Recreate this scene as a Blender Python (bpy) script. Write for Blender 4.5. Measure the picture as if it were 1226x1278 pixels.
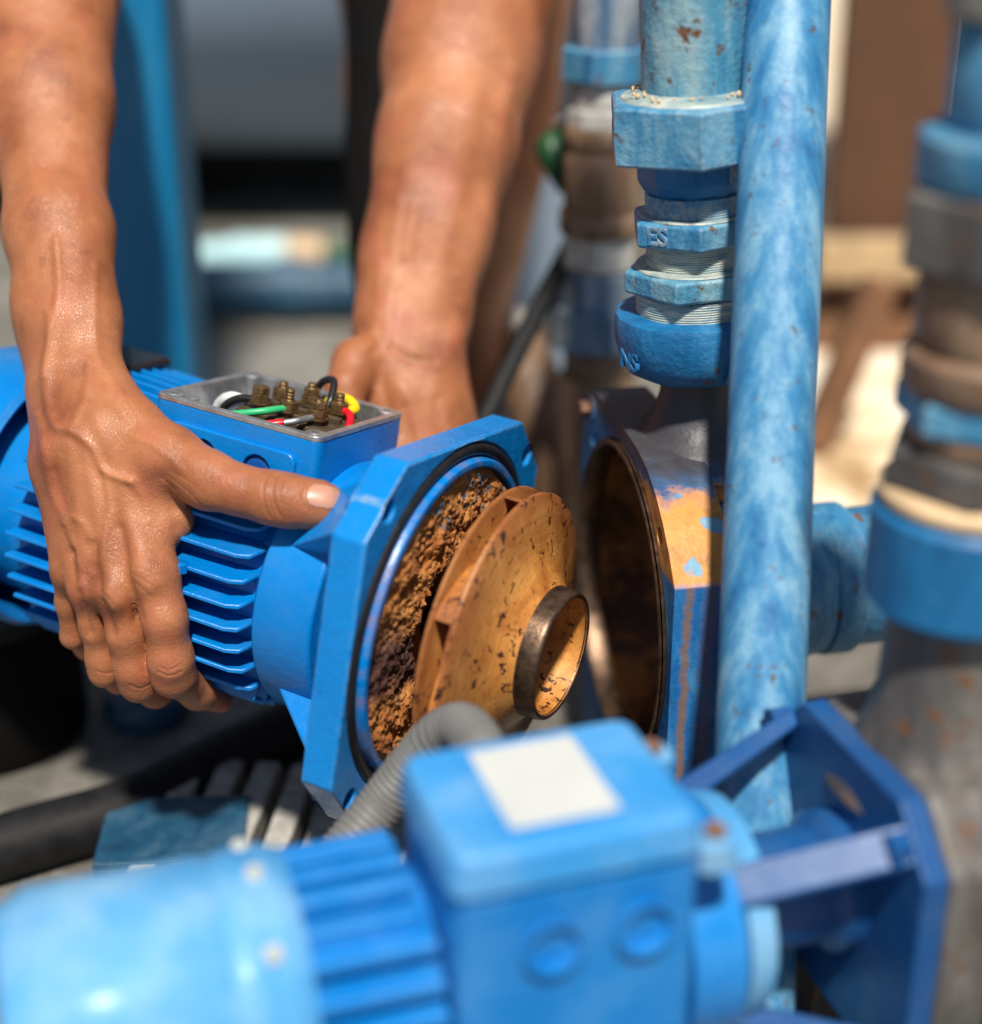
import bpy, bmesh, math, random
import numpy as np
from mathutils import Vector, Matrix, Euler, noise as mnoise
random.seed(7); np.random.seed(7)
for o in list(bpy.data.objects): bpy.data.objects.remove(o)
SC = bpy.context.scene
COL = SC.collection
R = math.radians

# ------------------------------------------------------------------ camera, sky, sun, exposure
F, PW, PH = 2085.0, 1226.0, 1278.0           # focal length and frame of the photograph, in its pixels
PITCH, CAMH = R(24), 0.68
FW = Vector((0, math.cos(PITCH), -math.sin(PITCH)))
UP = Vector((0, math.sin(PITCH), math.cos(PITCH)))
RT = Vector((1, 0, 0))
CAMPOS = Vector((0, 0, CAMH))
cd = bpy.data.cameras.new('camera'); cam = bpy.data.objects.new('camera', cd); COL.objects.link(cam)
cam.location = CAMPOS; cam.rotation_euler = (math.pi/2 - PITCH, 0, 0)
cd.sensor_fit = 'HORIZONTAL'; cd.sensor_width = 36; cd.lens = 36*F/PW
cd.clip_start = 0.02; cd.clip_end = 200
cd.dof.use_dof = True; cd.dof.focus_distance = 0.985; cd.dof.aperture_fstop = 1.9; cd.dof.aperture_blades = 0
SC.camera = cam
SAZ, SEL = R(5), R(60)                          # sun: from the front, a little right, high
SUN = Vector((math.sin(SAZ)*math.cos(SEL), -math.cos(SAZ)*math.cos(SEL), math.sin(SEL)))   # direction towards the sun
w = bpy.data.worlds.new('World'); SC.world = w; w.use_nodes = True
nt = w.node_tree; nt.nodes.clear()
sky = nt.nodes.new('ShaderNodeTexSky'); sky.sky_type = 'NISHITA'; sky.sun_disc = False
sky.sun_elevation = math.asin(SUN.z); sky.sun_rotation = math.atan2(SUN.x, SUN.y)
bg = nt.nodes.new('ShaderNodeBackground'); bg.inputs[1].default_value = 0.05
wo = nt.nodes.new('ShaderNodeOutputWorld')
nt.links.new(sky.outputs[0], bg.inputs[0]); nt.links.new(bg.outputs[0], wo.inputs[0])
sl = bpy.data.lights.new('sun', 'SUN'); sl.energy = 4.4; sl.angle = R(4); sl.color = (1.0, 0.93, 0.82)
so = bpy.data.objects.new('sun', sl); COL.objects.link(so); so.location = (2, -1, 4)
so.rotation_euler = SUN.to_track_quat('Z', 'Y').to_euler()
SC.view_settings.view_transform = 'Standard'; SC.view_settings.look = 'None'
SC.view_settings.exposure = 0.45; SC.view_settings.gamma = 1; SC.view_settings.use_curve_mapping = False

def at(u, v, d):                                  # a photo pixel at a depth -> point in the place
    return CAMPOS + RT*((u-PW/2)/F*d) + UP*((PH/2-v)/F*d) + FW*d
def cdir(x, y, z):                                # camera direction (right, up, back) -> world direction
    return (RT*x + UP*y - FW*z).normalized()
def z_of(v, X, Y):                                # height at ground position X, Y that shows at photo row v
    k = (PH/2-v)/F                                # (z-h)*cos + Y*sin = k*(Y*cos-(z-h)*sin)
    c, s = math.cos(PITCH), math.sin(PITCH)
    return CAMH + Y*(k*c - s)/(c + k*s)
def proj(co):                                     # (N,3) -> pixels, for placing veins on the hand
    q = co - np.array(CAMPOS); x = q[:, 0]
    y = q @ np.array(UP); d = q @ np.array(FW)
    return np.stack([PW/2 + F*x/d, PH/2 - F*y/d], 1)

# ------------------------------------------------------------------ materials
def newmat(name):
    m = bpy.data.materials.new(name); m.use_nodes = True
    nt = m.node_tree; b = nt.nodes['Principled BSDF']
    return m, nt, b
class N:
    def __init__(s, nt):
        s.nt = nt; s.tc = nt.nodes.new('ShaderNodeTexCoord')
    def mapping(s, scale=(1,1,1), loc=(0,0,0), rot=(0,0,0), out='Object'):
        n = s.nt.nodes.new('ShaderNodeMapping'); n.inputs['Scale'].default_value = scale
        n.inputs['Location'].default_value = loc; n.inputs['Rotation'].default_value = rot
        s.nt.links.new(s.tc.outputs[out], n.inputs[0]); return n.outputs[0]
    def noise(s, scale, detail=4, rough=.55, vec=None, dist=0):
        n = s.nt.nodes.new('ShaderNodeTexNoise'); n.inputs['Scale'].default_value = scale
        n.inputs['Detail'].default_value = detail; n.inputs['Roughness'].default_value = rough
        n.inputs['Distortion'].default_value = dist
        s.nt.links.new(vec if vec else s.tc.outputs['Object'], n.inputs['Vector']); return n.outputs['Fac']
    def vor(s, scale, feature='F1', vec=None, out='Distance'):
        n = s.nt.nodes.new('ShaderNodeTexVoronoi'); n.inputs['Scale'].default_value = scale; n.feature = feature
        s.nt.links.new(vec if vec else s.tc.outputs['Object'], n.inputs['Vector']); return n.outputs[out]
    def ramp(s, fac, stops, interp='LINEAR'):
        n = s.nt.nodes.new('ShaderNodeValToRGB'); n.color_ramp.interpolation = interp
        el = n.color_ramp.elements
        while len(el) < len(stops): el.new(0.5)
        for e, (p, c) in zip(el, stops):
            e.position = p; e.color = (*c, 1) if not isinstance(c, (int, float)) else (c, c, c, 1)
        s.nt.links.new(fac, n.inputs[0]); return n.outputs[0]
    def mix(s, fac, a, b, mode='MIX'):
        n = s.nt.nodes.new('ShaderNodeMix'); n.data_type = 'RGBA'; n.blend_type = mode
        for sock, val in ((n.inputs[0], fac), (n.inputs[6], a), (n.inputs[7], b)):
            if isinstance(val, (int, float)): sock.default_value = val
            elif isinstance(val, tuple): sock.default_value = (*val, 1)
            else: s.nt.links.new(val, sock)
        return n.outputs[2]
    def math(s, op, a, b=0.0):
        n = s.nt.nodes.new('ShaderNodeMath'); n.operation = op
        for sock, val in ((n.inputs[0], a), (n.inputs[1], b)):
            if isinstance(val, (int, float)): sock.default_value = val
            else: s.nt.links.new(val, sock)
        return n.outputs[0]
    def bump(s, h, strength=.3, dist=.001, prev=None):
        n = s.nt.nodes.new('ShaderNodeBump'); n.inputs['Strength'].default_value = strength
        n.inputs['Distance'].default_value = dist; s.nt.links.new(h, n.inputs['Height'])
        if prev: s.nt.links.new(prev, n.inputs['Normal'])
        return n.outputs[0]
    def sep(s, out='Object'):
        n = s.nt.nodes.new('ShaderNodeSeparateXYZ'); s.nt.links.new(s.tc.outputs[out], n.inputs[0]); return n.outputs
def edge_wear(n, radius=.0018):
    nt = n.nt; bv = nt.nodes.new('ShaderNodeBevel'); bv.samples = 4; bv.inputs['Radius'].default_value = radius
    g = nt.nodes.new('ShaderNodeNewGeometry'); d = nt.nodes.new('ShaderNodeVectorMath'); d.operation = 'DOT_PRODUCT'
    nt.links.new(bv.outputs[0], d.inputs[0]); nt.links.new(g.outputs['Normal'], d.inputs[1])
    e = n.ramp(d.outputs['Value'], [(.90, 1), (.992, 0)])
    return n.math('MULTIPLY', e, n.ramp(n.noise(140, 5, .7), [(.42, 0), (.56, 1)]))
def setp(nt, b, **kw):
    for k, v in kw.items():
        k = {'color': 'Base Color', 'rough': 'Roughness', 'metal': 'Metallic', 'normal': 'Normal', 'spec': 'Specular IOR Level',
             'coat': 'Coat Weight', 'coatr': 'Coat Roughness', 'sss': 'Subsurface Weight', 'ssscale': 'Subsurface Scale', 'sssrad': 'Subsurface Radius', 'sheen': 'Sheen Weight'}[k]
        s = b.inputs[k]
        if hasattr(v, 'is_output') or hasattr(v, 'links'): nt.links.new(v, s)
        elif isinstance(v, tuple) and k != 'Subsurface Radius': s.default_value = (*v, 1)
        else: s.default_value = v

def paint(name, c, c2, rough=.32, peel=.25, chip=(.09,.075,.06), chipamt=.78, dust=(.35,.30,.24), dustamt=.0, scale=1, coat=.12, wear=None):
    m, nt, b = newmat(name); n = N(nt)
    big = n.noise(22*scale, 5, .6)
    col = n.mix(n.ramp(big, [(.35, 0), (.68, 1)]), c, c2)
    fine = n.noise(160*scale, 5, .7)
    col = n.mix(n.ramp(fine, [(chipamt, 0), (chipamt+.03, 1)]), col, chip)
    if dustamt:
        col = n.mix(n.math('MULTIPLY', n.ramp(n.noise(45*scale, 6, .7), [(.45, 0), (.75, 1)]), dustamt), col, dust)
    if wear: col = n.mix(edge_wear(n), col, wear)
    rr = n.ramp(n.noise(60*scale, 4, .6), [(.3, rough*.75), (.7, min(1, rough*1.45))])
    h = n.noise(420*scale, 2, .5)
    h2 = n.noise(70*scale, 3, .5)
    nb = n.bump(h2, peel*.6, .0015); nb = n.bump(h, peel, .0005, nb)
    setp(nt, b, color=col, rough=rr, normal=nb, coat=coat, coatr=.22, spec=.35)
    return m

def weathered(name, c1, c2, c3, rust=(.20,.085,.03), rustamt=.66, rough=.5, zs=.25, scale=1, peel=.5, dist=.5, wear=None):
    """old blue paint: chalky pale patches in runs, darker fresh patches, small rusty losses"""
    m, nt, b = newmat(name); n = N(nt)
    vec = n.mapping((1, 1, zs))
    a = n.noise(38*scale, 7, .66, vec, dist)
    col = n.ramp(a, [(.33, c1), (.47, c2), (.62, c3)])
    s2 = n.noise(120*scale, 6, .7)
    col = n.mix(n.ramp(s2, [(.3, 0.55), (.6, 0)]), col, c2)
    rf = n.ramp(n.noise(75*scale, 7, .72), [(rustamt, 0), (rustamt+.05, 1)])
    col = n.mix(rf, col, n.mix(n.noise(300, 3), rust, (rust[0]*.35, rust[1]*.35, rust[2]*.4)))
    if wear: col = n.mix(edge_wear(n, .0025), col, wear)
    h = n.noise(240*scale, 4, .6); h2 = n.noise(60*scale, 4, .6)
    nb = n.bump(h2, peel*.5, .002); nb = n.bump(h, peel, .0008, nb); nb = n.bump(rf, -.4, .0006, nb)
    setp(nt, b, color=col, rough=n.ramp(s2, [(.3, rough*.7), (.7, min(1, rough*1.3))]), normal=nb)
    return m

def plain(name, c, rough=.5, metal=0, var=.25, scale=80, bumpst=.2, spec=.5):
    m, nt, b = newmat(name); n = N(nt)
    f = n.noise(scale, 5, .65)
    lo = tuple(x*(1-var) for x in c); hi = tuple(min(1, x*(1+var)) for x in c)
    setp(nt, b, color=n.ramp(f, [(.3, lo), (.7, hi)]), rough=n.ramp(f, [(.3, rough*.85), (.7, min(1, rough*1.15))]), metal=metal,
         normal=n.bump(n.noise(scale*4, 4, .6), bumpst, .0008), spec=spec)
    return m

M = {}
M['blue'] = paint('glossy_blue_paint', (.0, .165, .52), (.0, .20, .60), rough=.30, peel=.55, chipamt=.74, chip=(.02, .03, .045), dustamt=.16, dust=(.10, .11, .12))
M['blue_edge'] = paint('brushed_blue_paint', (.001, .185, .55), (.002, .22, .62), rough=.26, peel=.9, chip=(.01, .03, .06), chipamt=.66, wear=(.20, .34, .45), dustamt=.2, dust=(.02, .10, .25))
M['blue_stained'] = paint('rust_smeared_blue_paint', (.0, .165, .52), (.0, .20, .60), rough=.3, peel=.5, dustamt=.75, dust=(.30, .12, .035), scale=1.4)
M['blue_dark'] = paint('dark_blue_plug', (.004, .07, .30), (.004, .09, .36), rough=.4)
M['foreblue'] = paint('faded_blue_paint', (.004, .17, .52), (.012, .22, .60), rough=.3, dustamt=.10, dust=(.4, .5, .6), scale=.6)
M['palefore'] = paint('pale_faded_blue_paint', (.05, .27, .58), (.12, .37, .64), rough=.5, dustamt=.3, dust=(.55, .6, .6), scale=.6)
M['foredark'] = paint('shaded_grimy_blue_paint', (.003, .055, .20), (.008, .085, .27), rough=.35, dustamt=.25, dust=(.10, .09, .08), scale=.6)  # blue darkened to carry the shade on the flange and the gap before it
M['lidblue'] = paint('glare_lightened_lid_paint', (.03, .25, .60), (.06, .31, .66), rough=.42, dustamt=.2, dust=(.55, .6, .6), scale=.6)  # blue lightened to carry the sun and sky glare on the lid
M['old'] = weathered('weathered_blue_paint', (.010, .11, .27), (.04, .21, .39), (.17, .36, .48), rustamt=.60, peel=.9, wear=(.36, .37, .36))
M['oldgreen'] = weathered('weathered_teal_paint', (.02, .15, .30), (.07, .26, .40), (.26, .40, .44), rustamt=.585, peel=1.0, wear=(.40, .40, .36))
M['deep'] = weathered('deep_blue_paint', (.002, .095, .25), (.006, .135, .33), (.03, .19, .40), rustamt=.61, peel=.9)
M['chalk'] = weathered('chalky_thread_paint', (.07, .17, .24), (.24, .33, .34), (.50, .50, .43), rust=(.30, .13, .04), rustamt=.62, zs=6)
M['riser'] = weathered('chalky_riser_paint', (.006, .105, .29), (.045, .22, .43), (.20, .40, .56), rust=(.13, .12, .12), rustamt=.60, zs=.07, scale=1.5, peel=.25, dist=.05)
M['alu'] = plain('raw_aluminium', (.48, .49, .50), .42, .85, .25, 120)
M['grayliner'] = plain('grey_box_interior', (.30, .31, .33), .5, .3, .3, 60)
M['bakelite'] = plain('dirty_brown_bakelite', (.062, .042, .022), .55, 0, .4, 150, .4)
M['brass'] = plain('tarnished_brass', (.20, .125, .055), .45, .75, .5, 300, .4)
M['rubber'] = plain('black_rubber', (.012, .012, .014), .38, 0, .3, 100)
M['blackrubber'] = plain('dull_black_rubber', (.011, .011, .012), .6, 0, .5, 60, spec=.25)
M['cloth'] = plain('black_cloth', (.006, .0055, .0055), .95, 0, .4, 200, .5, spec=.1)
M['wgreen'] = plain('green_wire', (.03, .42, .16), .35, 0, .1)
M['wred'] = plain('red_wire', (.60, .008, .02), .3, 0, .1)
M['wyellow'] = plain('yellow_wire', (.80, .58, .01), .35, 0, .1)
M['wwhite'] = plain('white_sleeve', (.72, .73, .74), .4, 0, .08)
M['conduit'] = plain('grey_conduit', (.155, .155, .15), .5, 0, .12, 40, .1)
M['steelring'] = plain('worn_steel', (.12, .075, .048), .36, .75, .7, 110, .3)
M['label'] = plain('off_white_label', (.52, .54, .53), .6, 0, .05, 30, .05)
M['bolt'] = plain('pale_bolt', (.55, .57, .54), .5, .2, .3, 100)
M['rustbolt'] = plain('rusty_bolt', (.20, .10, .06), .8, .1, .5, 200)
M['leaf'] = plain('green_handle', (.01, .075, .025), .5, 0, .3, 60)
M['nail'] = plain('thumb_nail', (.50, .25, .17), .36, 0, .08, 50, .05)
M['slat'] = plain('dusty_grey_slat', (.36, .35, .32), .85, 0, .4, 60, .5)
M['tank'] = plain('blue_grey_tank_paint', (.22, .29, .38), .6, 0, .08, 4, .02)
M['pale'] = weathered('pale_turquoise_paint', (.25, .52, .58), (.42, .68, .72), (.60, .78, .80), rustamt=.8)
M['tan'] = plain('tan_coupling', (.62, .44, .26), .7, 0, .2, 30)
M['navy'] = weathered('navy_pipe_paint', (.004, .03, .07), (.008, .06, .12), (.04, .10, .16), rustamt=.72)
M['post'] = weathered('blue_post_paint', (.004, .15, .33), (.006, .175, .38), (.02, .22, .43), rustamt=.80, zs=.3, scale=.3, peel=.1, rough=.4)
M['galv'] = weathered('galvanised_zinc', (.26, .28, .30), (.50, .50, .48), (.70, .66, .58), rust=(.25, .12, .05), rustamt=.62)
M['galvblue'] = weathered('blue_smeared_zinc', (.03, .10, .22), (.14, .24, .36), (.50, .52, .52), rustamt=.66)
M['rustpipe'] = weathered('brown_rusty_pipe', (.10, .055, .032), (.20, .12, .075), (.34, .23, .15), rust=(.20, .08, .02), rustamt=.60, zs=.4)
M['timber'] = plain('brown_timber', (.16, .075, .035), .8, 0, .35, 18, .3)
M['paletimber'] = plain('pale_timber', (.42, .30, .17), .8, 0, .3, 20, .3)
M['brownwall'] = plain('brown_wall', (.10, .045, .022), .85, 0, .35, 6, .3)
M['greypump'] = weathered('dusty_grey_pump_paint', (.035, .034, .036), (.075, .070, .068), (.16, .15, .14), rustamt=.58, scale=.7)

def mat_impeller():
    m, nt, b = newmat('rust_stained_bronze'); n = N(nt)
    a = n.noise(34, 6, .65, None, .4)
    col = n.ramp(a, [(.28, (.28, .085, .016)), (.45, (.52, .20, .038)), (.58, (.66, .29, .065)), (.75, (.72, .38, .115))])
    # radial position: brown and polished towards the rim, ochre round the eye
    x = n.sep(); r = n.math('SQRT', n.math('ADD', n.math('MULTIPLY', x[1], x[1]), n.math('MULTIPLY', x[2], x[2])))
    rf = n.ramp(n.math('ADD', r, n.math('MULTIPLY', n.math('SUBTRACT', n.noise(60, 4, .6), .5), .03)), [(.052, 0), (.088, 1)])
    col = n.mix(n.math('MULTIPLY', rf, .66), col, (.24, .075, .028))
    pv = n.vor(210, vec=n.mapping((1, 1, 1), rot=(.3, .2, .1)))
    pm = n.noise(46, 3, .6)
    wn = nt.nodes.new('ShaderNodeTexNoise'); wn.noise_dimensions = '1D'; wn.inputs['Scale'].default_value = 420; wn.inputs['Detail'].default_value = 5; wn.inputs['Roughness'].default_value = .7
    nt.links.new(n.math('ADD', r, n.math('MULTIPLY', n.noise(14, 2), .01)), wn.inputs['W'])
    ringw = n.ramp(wn.outputs['Fac'], [(.40, 0), (.66, 1)])
    col = n.mix(n.math('MULTIPLY', ringw, .34), col, (.24, .085, .028))
    pit = n.math('MULTIPLY', n.ramp(n.noise(185, 2, .45, None, .8), [(.60, 0), (.64, 1)]), n.ramp(pm, [(.47, 0), (.52, 1)]))
    scr = n.ramp(n.noise(200, 4, .65), [(.60, 0), (.66, 1)])
    col = n.mix(pit, col, (.055, .018, .012)); col = n.mix(n.math('MULTIPLY', scr, .45), col, (.12, .045, .02))
    nb = n.bump(n.noise(180, 5, .65), .35, .0012); nb = n.bump(pit, -.9, .0015, nb)
    setp(nt, b, color=col, rough=n.ramp(a, [(.3, .30), (.7, .6)]), normal=nb, spec=.5, metal=.12)
    return m
M['impeller'] = mat_impeller()
def mat_sludge():
    m, nt, b = newmat('crumbly_rust'); n = N(nt)
    a = n.noise(46, 5, .6, None, .3); f = n.noise(200, 6, .7)
    col = n.ramp(n.math('ADD', n.math('MULTIPLY', a, .6), n.math('MULTIPLY', f, .4)),
                 [(.28, (.16, .042, .014)), (.40, (.38, .115, .022)), (.52, (.52, .20, .045)), (.68, (.64, .32, .11))])
    x = n.sep()
    # dark purple-brown wet band on the lower near side, blue flakes of paint at the top far side
    wob = n.math('MULTIPLY', n.math('SUBTRACT', n.noise(70, 4, .6), .5), .05)
    zb = n.math('ADD', x[2], wob)
    band = n.math('MULTIPLY', n.ramp(n.math('ADD', zb, .5), [(.462, 0), (.476, 1)]), n.ramp(n.math('ADD', zb, .5), [(.502, 1), (.518, 0)]))
    col = n.mix(n.math('MULTIPLY', band, .9), col, n.mix(f, (.03, .012, .014), (.075, .03, .035)))
    top = n.math('MULTIPLY', n.ramp(x[2], [(.055, 0), (.07, 1)]), n.ramp(n.noise(110, 3, .5), [(.58, 0), (.62, 1)]))
    col = n.mix(top, col, (.07, .14, .22))
    nb = n.bump(n.noise(260, 6, .75), .8, .002)
    setp(nt, b, color=col, rough=.85, normal=nb)
    return m
M['sludge'] = mat_sludge()
def mat_rust_inside():
    m, nt, b = newmat('rusty_iron'); n = N(nt)
    a = n.noise(24, 6, .65, None, .5)
    col = n.ramp(a, [(.34, (.035, .014, .008)), (.45, (.13, .048, .018)), (.54, (.38, .145, .030)), (.70, (.52, .23, .05))])
    setp(nt, b, color=col, rough=n.ramp(a, [(.3, .3), (.7, .7)]), normal=n.bump(n.noise(120, 5, .7), .5, .002), metal=.2)
    return m
M['rustin'] = mat_rust_inside()
def mat_casing():
    """blue paint over iron with orange rust staining on the upper near shoulder and runs below it"""
    m, nt, b = newmat('rust_stained_casing_paint'); n = N(nt)
    vec = n.mapping((1, 1, .5))
    a = n.noise(36, 6, .65, vec, .5)
    col = n.ramp(a, [(.34, (.006, .09, .30)), (.52, (.015, .15, .42)), (.70, (.06, .26, .52))])
    dk = n.ramp(n.noise(45, 5, .7), [(.56, 0), (.66, 1)])
    col = n.mix(n.math('MULTIPLY', dk, .5), col, (.03, .05, .07))
    x = n.sep()
    wob = n.math('MULTIPLY', n.math('SUBTRACT', n.noise(55, 5, .65), .5), .022)
    zz = n.math('ADD', x[2], wob)
    # rust patch on the rounded near shoulder: crisp at the crease below, fading out above
    top = n.math('MULTIPLY', n.ramp(n.math('ADD', x[2], n.math('MULTIPLY', wob, .12)), [(.0595, 0), (.0612, 1)]), n.ramp(zz, [(.097, 1), (.1005, 0)]))
    top = n.math('MULTIPLY', top, n.ramp(n.math('MULTIPLY', x[1], -1), [(.02, 0), (.03, 1)]))
    bare = n.ramp(n.noise(48, 2, .45, n.mapping((1, 1, 1), (.031, .013, .007))), [(.64, 1), (.67, 0)])
    pale = n.math('MULTIPLY', top, n.math('SUBTRACT', 1.0, bare)); top = n.math('MULTIPLY', top, bare)
    # brown runs of rusty water down the near side
    xw = n.math('ADD', x[0], n.math('MULTIPLY', n.math('SUBTRACT', n.noise(45, 4, .6, n.mapping((.2, .2, 1))), .5), .010))
    def band(c, w): return n.ramp(n.math('ABSOLUTE', n.math('SUBTRACT', xw, c)), [(w*.6, 1), (w, 0)])
    below = n.ramp(x[2], [(.058, 1), (.063, 0)])
    runs = n.math('MULTIPLY', n.math('ADD', band(.0085, .0036), n.math('MULTIPLY', band(.0225, .0045), .65)), below)
    runs = n.math('MULTIPLY', runs, n.ramp(n.noise(110, 5, .7), [(.30, .5), (.50, 1)]))
    orange = n.mix(n.noise(70, 6, .7), (.50, .16, .020), (.74, .34, .075))
    mud = n.ramp(n.noise(60, 4, .6, n.mapping((1, 1, 1), (.1, .2, .05))), [(.52, 0), (.60, 1)])
    orange = n.mix(n.math('MULTIPLY', mud, .6), orange, (.27, .15, .05))
    col = n.mix(n.math('MINIMUM', runs, .85), col, (.25, .135, .045))
    iron = n.ramp(n.math('ADD', x[2], wob), [(.092, 0), (.108, 1)])
    iron2 = n.ramp(n.math('MULTIPLY', x[0], -1), [(-.006, 0), (-.001, 1)])
    col = n.mix(n.math('MULTIPLY', iron, .96), col, n.mix(a, (.022, .022, .026), (.075, .062, .056)))
    col = n.mix(top, col, orange); col = n.mix(pale, col, (.15, .33, .46))
    col = n.mix(n.math('MULTIPLY', iron2, .85), col, n.mix(a, (.03, .022, .018), (.12, .065, .04)))
    nb = n.bump(n.noise(150, 5, .65), .45, .0015); nb = n.bump(n.noise(30, 3, .5), .4, .003, nb)
    setp(nt, b, color=col, rough=n.ramp(a, [(.3, .35), (.7, .6)]), normal=nb)
    return m
M['casing'] = mat_casing()
def mat_skin(name, k=1.0):
    m, nt, b = newmat(name); n = N(nt)
    a = n.noise(18, 5, .6); f = n.noise(110, 4, .65)
    col = n.ramp(a, [(.30, (.22*k, .064*k, .024*k)), (.47, (.36*k, .130*k, .053*k)), (.60, (.43*k, .165*k, .071*k)), (.74, (.52*k, .220*k, .108*k))])
    col = n.mix(n.math('MULTIPLY', n.ramp(f, [(.48, 0), (.72, 1)]), .35), col, (.30*k, .105*k, .06*k))
    red = n.ramp(n.noise(32, 3, .5, n.mapping((1, 1, 1), (.3, .1, .2))), [(.52, 0), (.70, 1)]); col = n.mix(n.math('MULTIPLY', red, .40), col, (.40*k, .10*k, .06*k))
    gre = n.ramp(n.noise(55, 6, .75, n.mapping((1, 1, 1), (.7, .4, .2))), [(.56, 0), (.72, 1)]); col = n.mix(n.math('MULTIPLY', gre, .38), col, (.10, .05, .03))
    sp = n.ramp(n.vor(75), [(.035, 1), (.06, 0)]); sm = n.ramp(n.noise(30, 2), [(.60, 0), (.63, 1)])
    col = n.mix(n.math('MULTIPLY', n.math('MULTIPLY', sp, sm), .7), col, (.09, .03, .018))
    v1 = n.vor(620, 'DISTANCE_TO_EDGE', n.mapping((1, 1, .55))); nb = n.bump(n.ramp(v1, [(0, 0), (.16, 1)]), .30, .0006)
    nb = n.bump(n.noise(330, 4, .65), .20, .0008, nb); nb = n.bump(n.noise(90, 4, .6), .22, .0016, nb)
    setp(nt, b, color=col, rough=n.ramp(f, [(.3, .37), (.7, .56)]), normal=nb, sss=.16, ssscale=.012, sssrad=(1.0, .35, .2), spec=.5)
    return m
M['skin'] = mat_skin('tanned_skin'); M['skin2'] = mat_skin('tanned_leg_skin', .9)
def mat_ground():
    m, nt, b = newmat('dirty_concrete'); n = N(nt)
    a = n.noise(5, 8, .65, None, .4); f = n.noise(40, 6, .7)
    col = n.ramp(n.math('ADD', n.math('MULTIPLY', a, .65), n.math('MULTIPLY', f, .35)),
                 [(.36, (.055, .050, .044)), (.50, (.17, .16, .14)), (.62, (.27, .26, .235)), (.72, (.36, .345, .31))])
    setp(nt, b, color=col, rough=n.ramp(a, [(.4, .55), (.6, .9)]), normal=n.bump(f, .4, .004))
    return m
M['ground'] = mat_ground()
def mat_sand():
    m, nt, b = newmat('sun_brightened_sandy_soil'); n = N(nt)
    f = n.noise(9, 7, .65)
    setp(nt, b, color=n.ramp(f, [(.36, (.34, .20, .09)), (.47, (.78, .62, .40)), (.62, (.90, .84, .74))]), rough=.95, normal=n.bump(n.noise(40, 5), .4, .01))  # soil colour brightened to hold the sunlight and its glints
    return m
M['sand'] = mat_sand()
M['wall'] = plain('brown_grey_wall', (.055, .05, .044), .9, 0, .35, 3, .3)

# ------------------------------------------------------------------ mesh helpers
def finish(name, me, mat, parent=None, sharp=38, smooth=True):
    o = bpy.data.objects.new(name, me); COL.objects.link(o)
    if mat: me.materials.append(M[mat] if isinstance(mat, str) else mat)
    if smooth:
        me.shade_smooth()
        try: me.set_sharp_from_angle(angle=R(sharp))
        except Exception: pass
    if parent is not None: o.parent = parent
    return o
def bm_obj(name, bm, mat, parent=None, sharp=38, bevel=0, seg=2):
    bmesh.ops.recalc_face_normals(bm, faces=bm.faces)
    me = bpy.data.meshes.new(name); bm.to_mesh(me); bm.free()
    o = finish(name, me, mat, parent, sharp)
    if bevel:
        b = o.modifiers.new('bevel', 'BEVEL'); b.width = bevel; b.segments = seg; b.limit_method = 'ANGLE'; b.angle_limit = R(35); b.harden_normals = True
    return o
def thing(name, label, cat, mat4, group=None):
    o = bpy.data.objects.new(name, None); COL.objects.link(o); o.empty_display_size = .05
    o.matrix_world = mat4; tag(o, label, cat, group); return o
def tag(o, label, cat, group=None):
    o['label'] = label; o['category'] = cat
    if group: o['group'] = group
    return o
def frame(x, y, z, loc):
    m = Matrix((x, y, z)).transposed().to_4x4(); m.translation = loc; return m
def T(loc): return Matrix.Translation(loc)
def lathe_x(prof, seg=64, bm=None, closed=False):
    """spin profile [(x, r), ...] about the local X axis"""
    bm = bm or bmesh.new(); rings = []
    for x, r in prof:
        if r < 1e-6: rings.append([bm.verts.new((x, 0, 0))])
        else: rings.append([bm.verts.new((x, r*math.cos(2*math.pi*i/seg), r*math.sin(2*math.pi*i/seg))) for i in range(seg)])
    ps = list(zip(rings, rings[1:])) + ([(rings[-1], rings[0])] if closed else [])
    for a, b in ps:
        for i in range(seg):
            j = (i+1) % seg
            if len(a) == 1 and len(b) == 1: continue
            if len(a) == 1: bm.faces.new((a[0], b[j], b[i]))
            elif len(b) == 1: bm.faces.new((a[i], a[j], b[0]))
            else: bm.faces.new((a[i], a[j], b[j], b[i]))
    return bm
def to_z(bm):                                      # X axis lathe -> Z axis
    bmesh.ops.rotate(bm, verts=bm.verts, cent=(0,0,0), matrix=Matrix.Rotation(-math.pi/2, 3, 'Y')); return bm
def lathe_z(prof, seg=64): return to_z(lathe_x([(z, r) for z, r in prof], seg))
def move(bm, v): bmesh.ops.translate(bm, verts=bm.verts, vec=v); return bm
def box(x0, x1, y0, y1, z0, z1, bm=None):
    bm = bm or bmesh.new()
    v = [bm.verts.new(p) for p in ((x0,y0,z0),(x1,y0,z0),(x1,y1,z0),(x0,y1,z0),(x0,y0,z1),(x1,y0,z1),(x1,y1,z1),(x0,y1,z1))]
    for f in ((3,2,1,0),(4,5,6,7),(0,1,5,4),(1,2,6,5),(2,3,7,6),(3,0,4,7)): bm.faces.new([v[i] for i in f])
    return bm
def prism(poly, a0, a1, axis='X', bm=None):
    """extrude a polygon [(p, q), ...] along an axis"""
    bm = bm or bmesh.new()
    def P(a, p, q): return {'X': (a, p, q), 'Y': (p, a, q), 'Z': (p, q, a)}[axis]
    A = [bm.verts.new(P(a0, p, q)) for p, q in poly]; B = [bm.verts.new(P(a1, p, q)) for p, q in poly]
    n = len(poly); bm.faces.new(A); bm.faces.new(B[::-1])
    for i in range(n): bm.faces.new((A[i], A[(i+1) % n], B[(i+1) % n], B[i]))
    return bm
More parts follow.
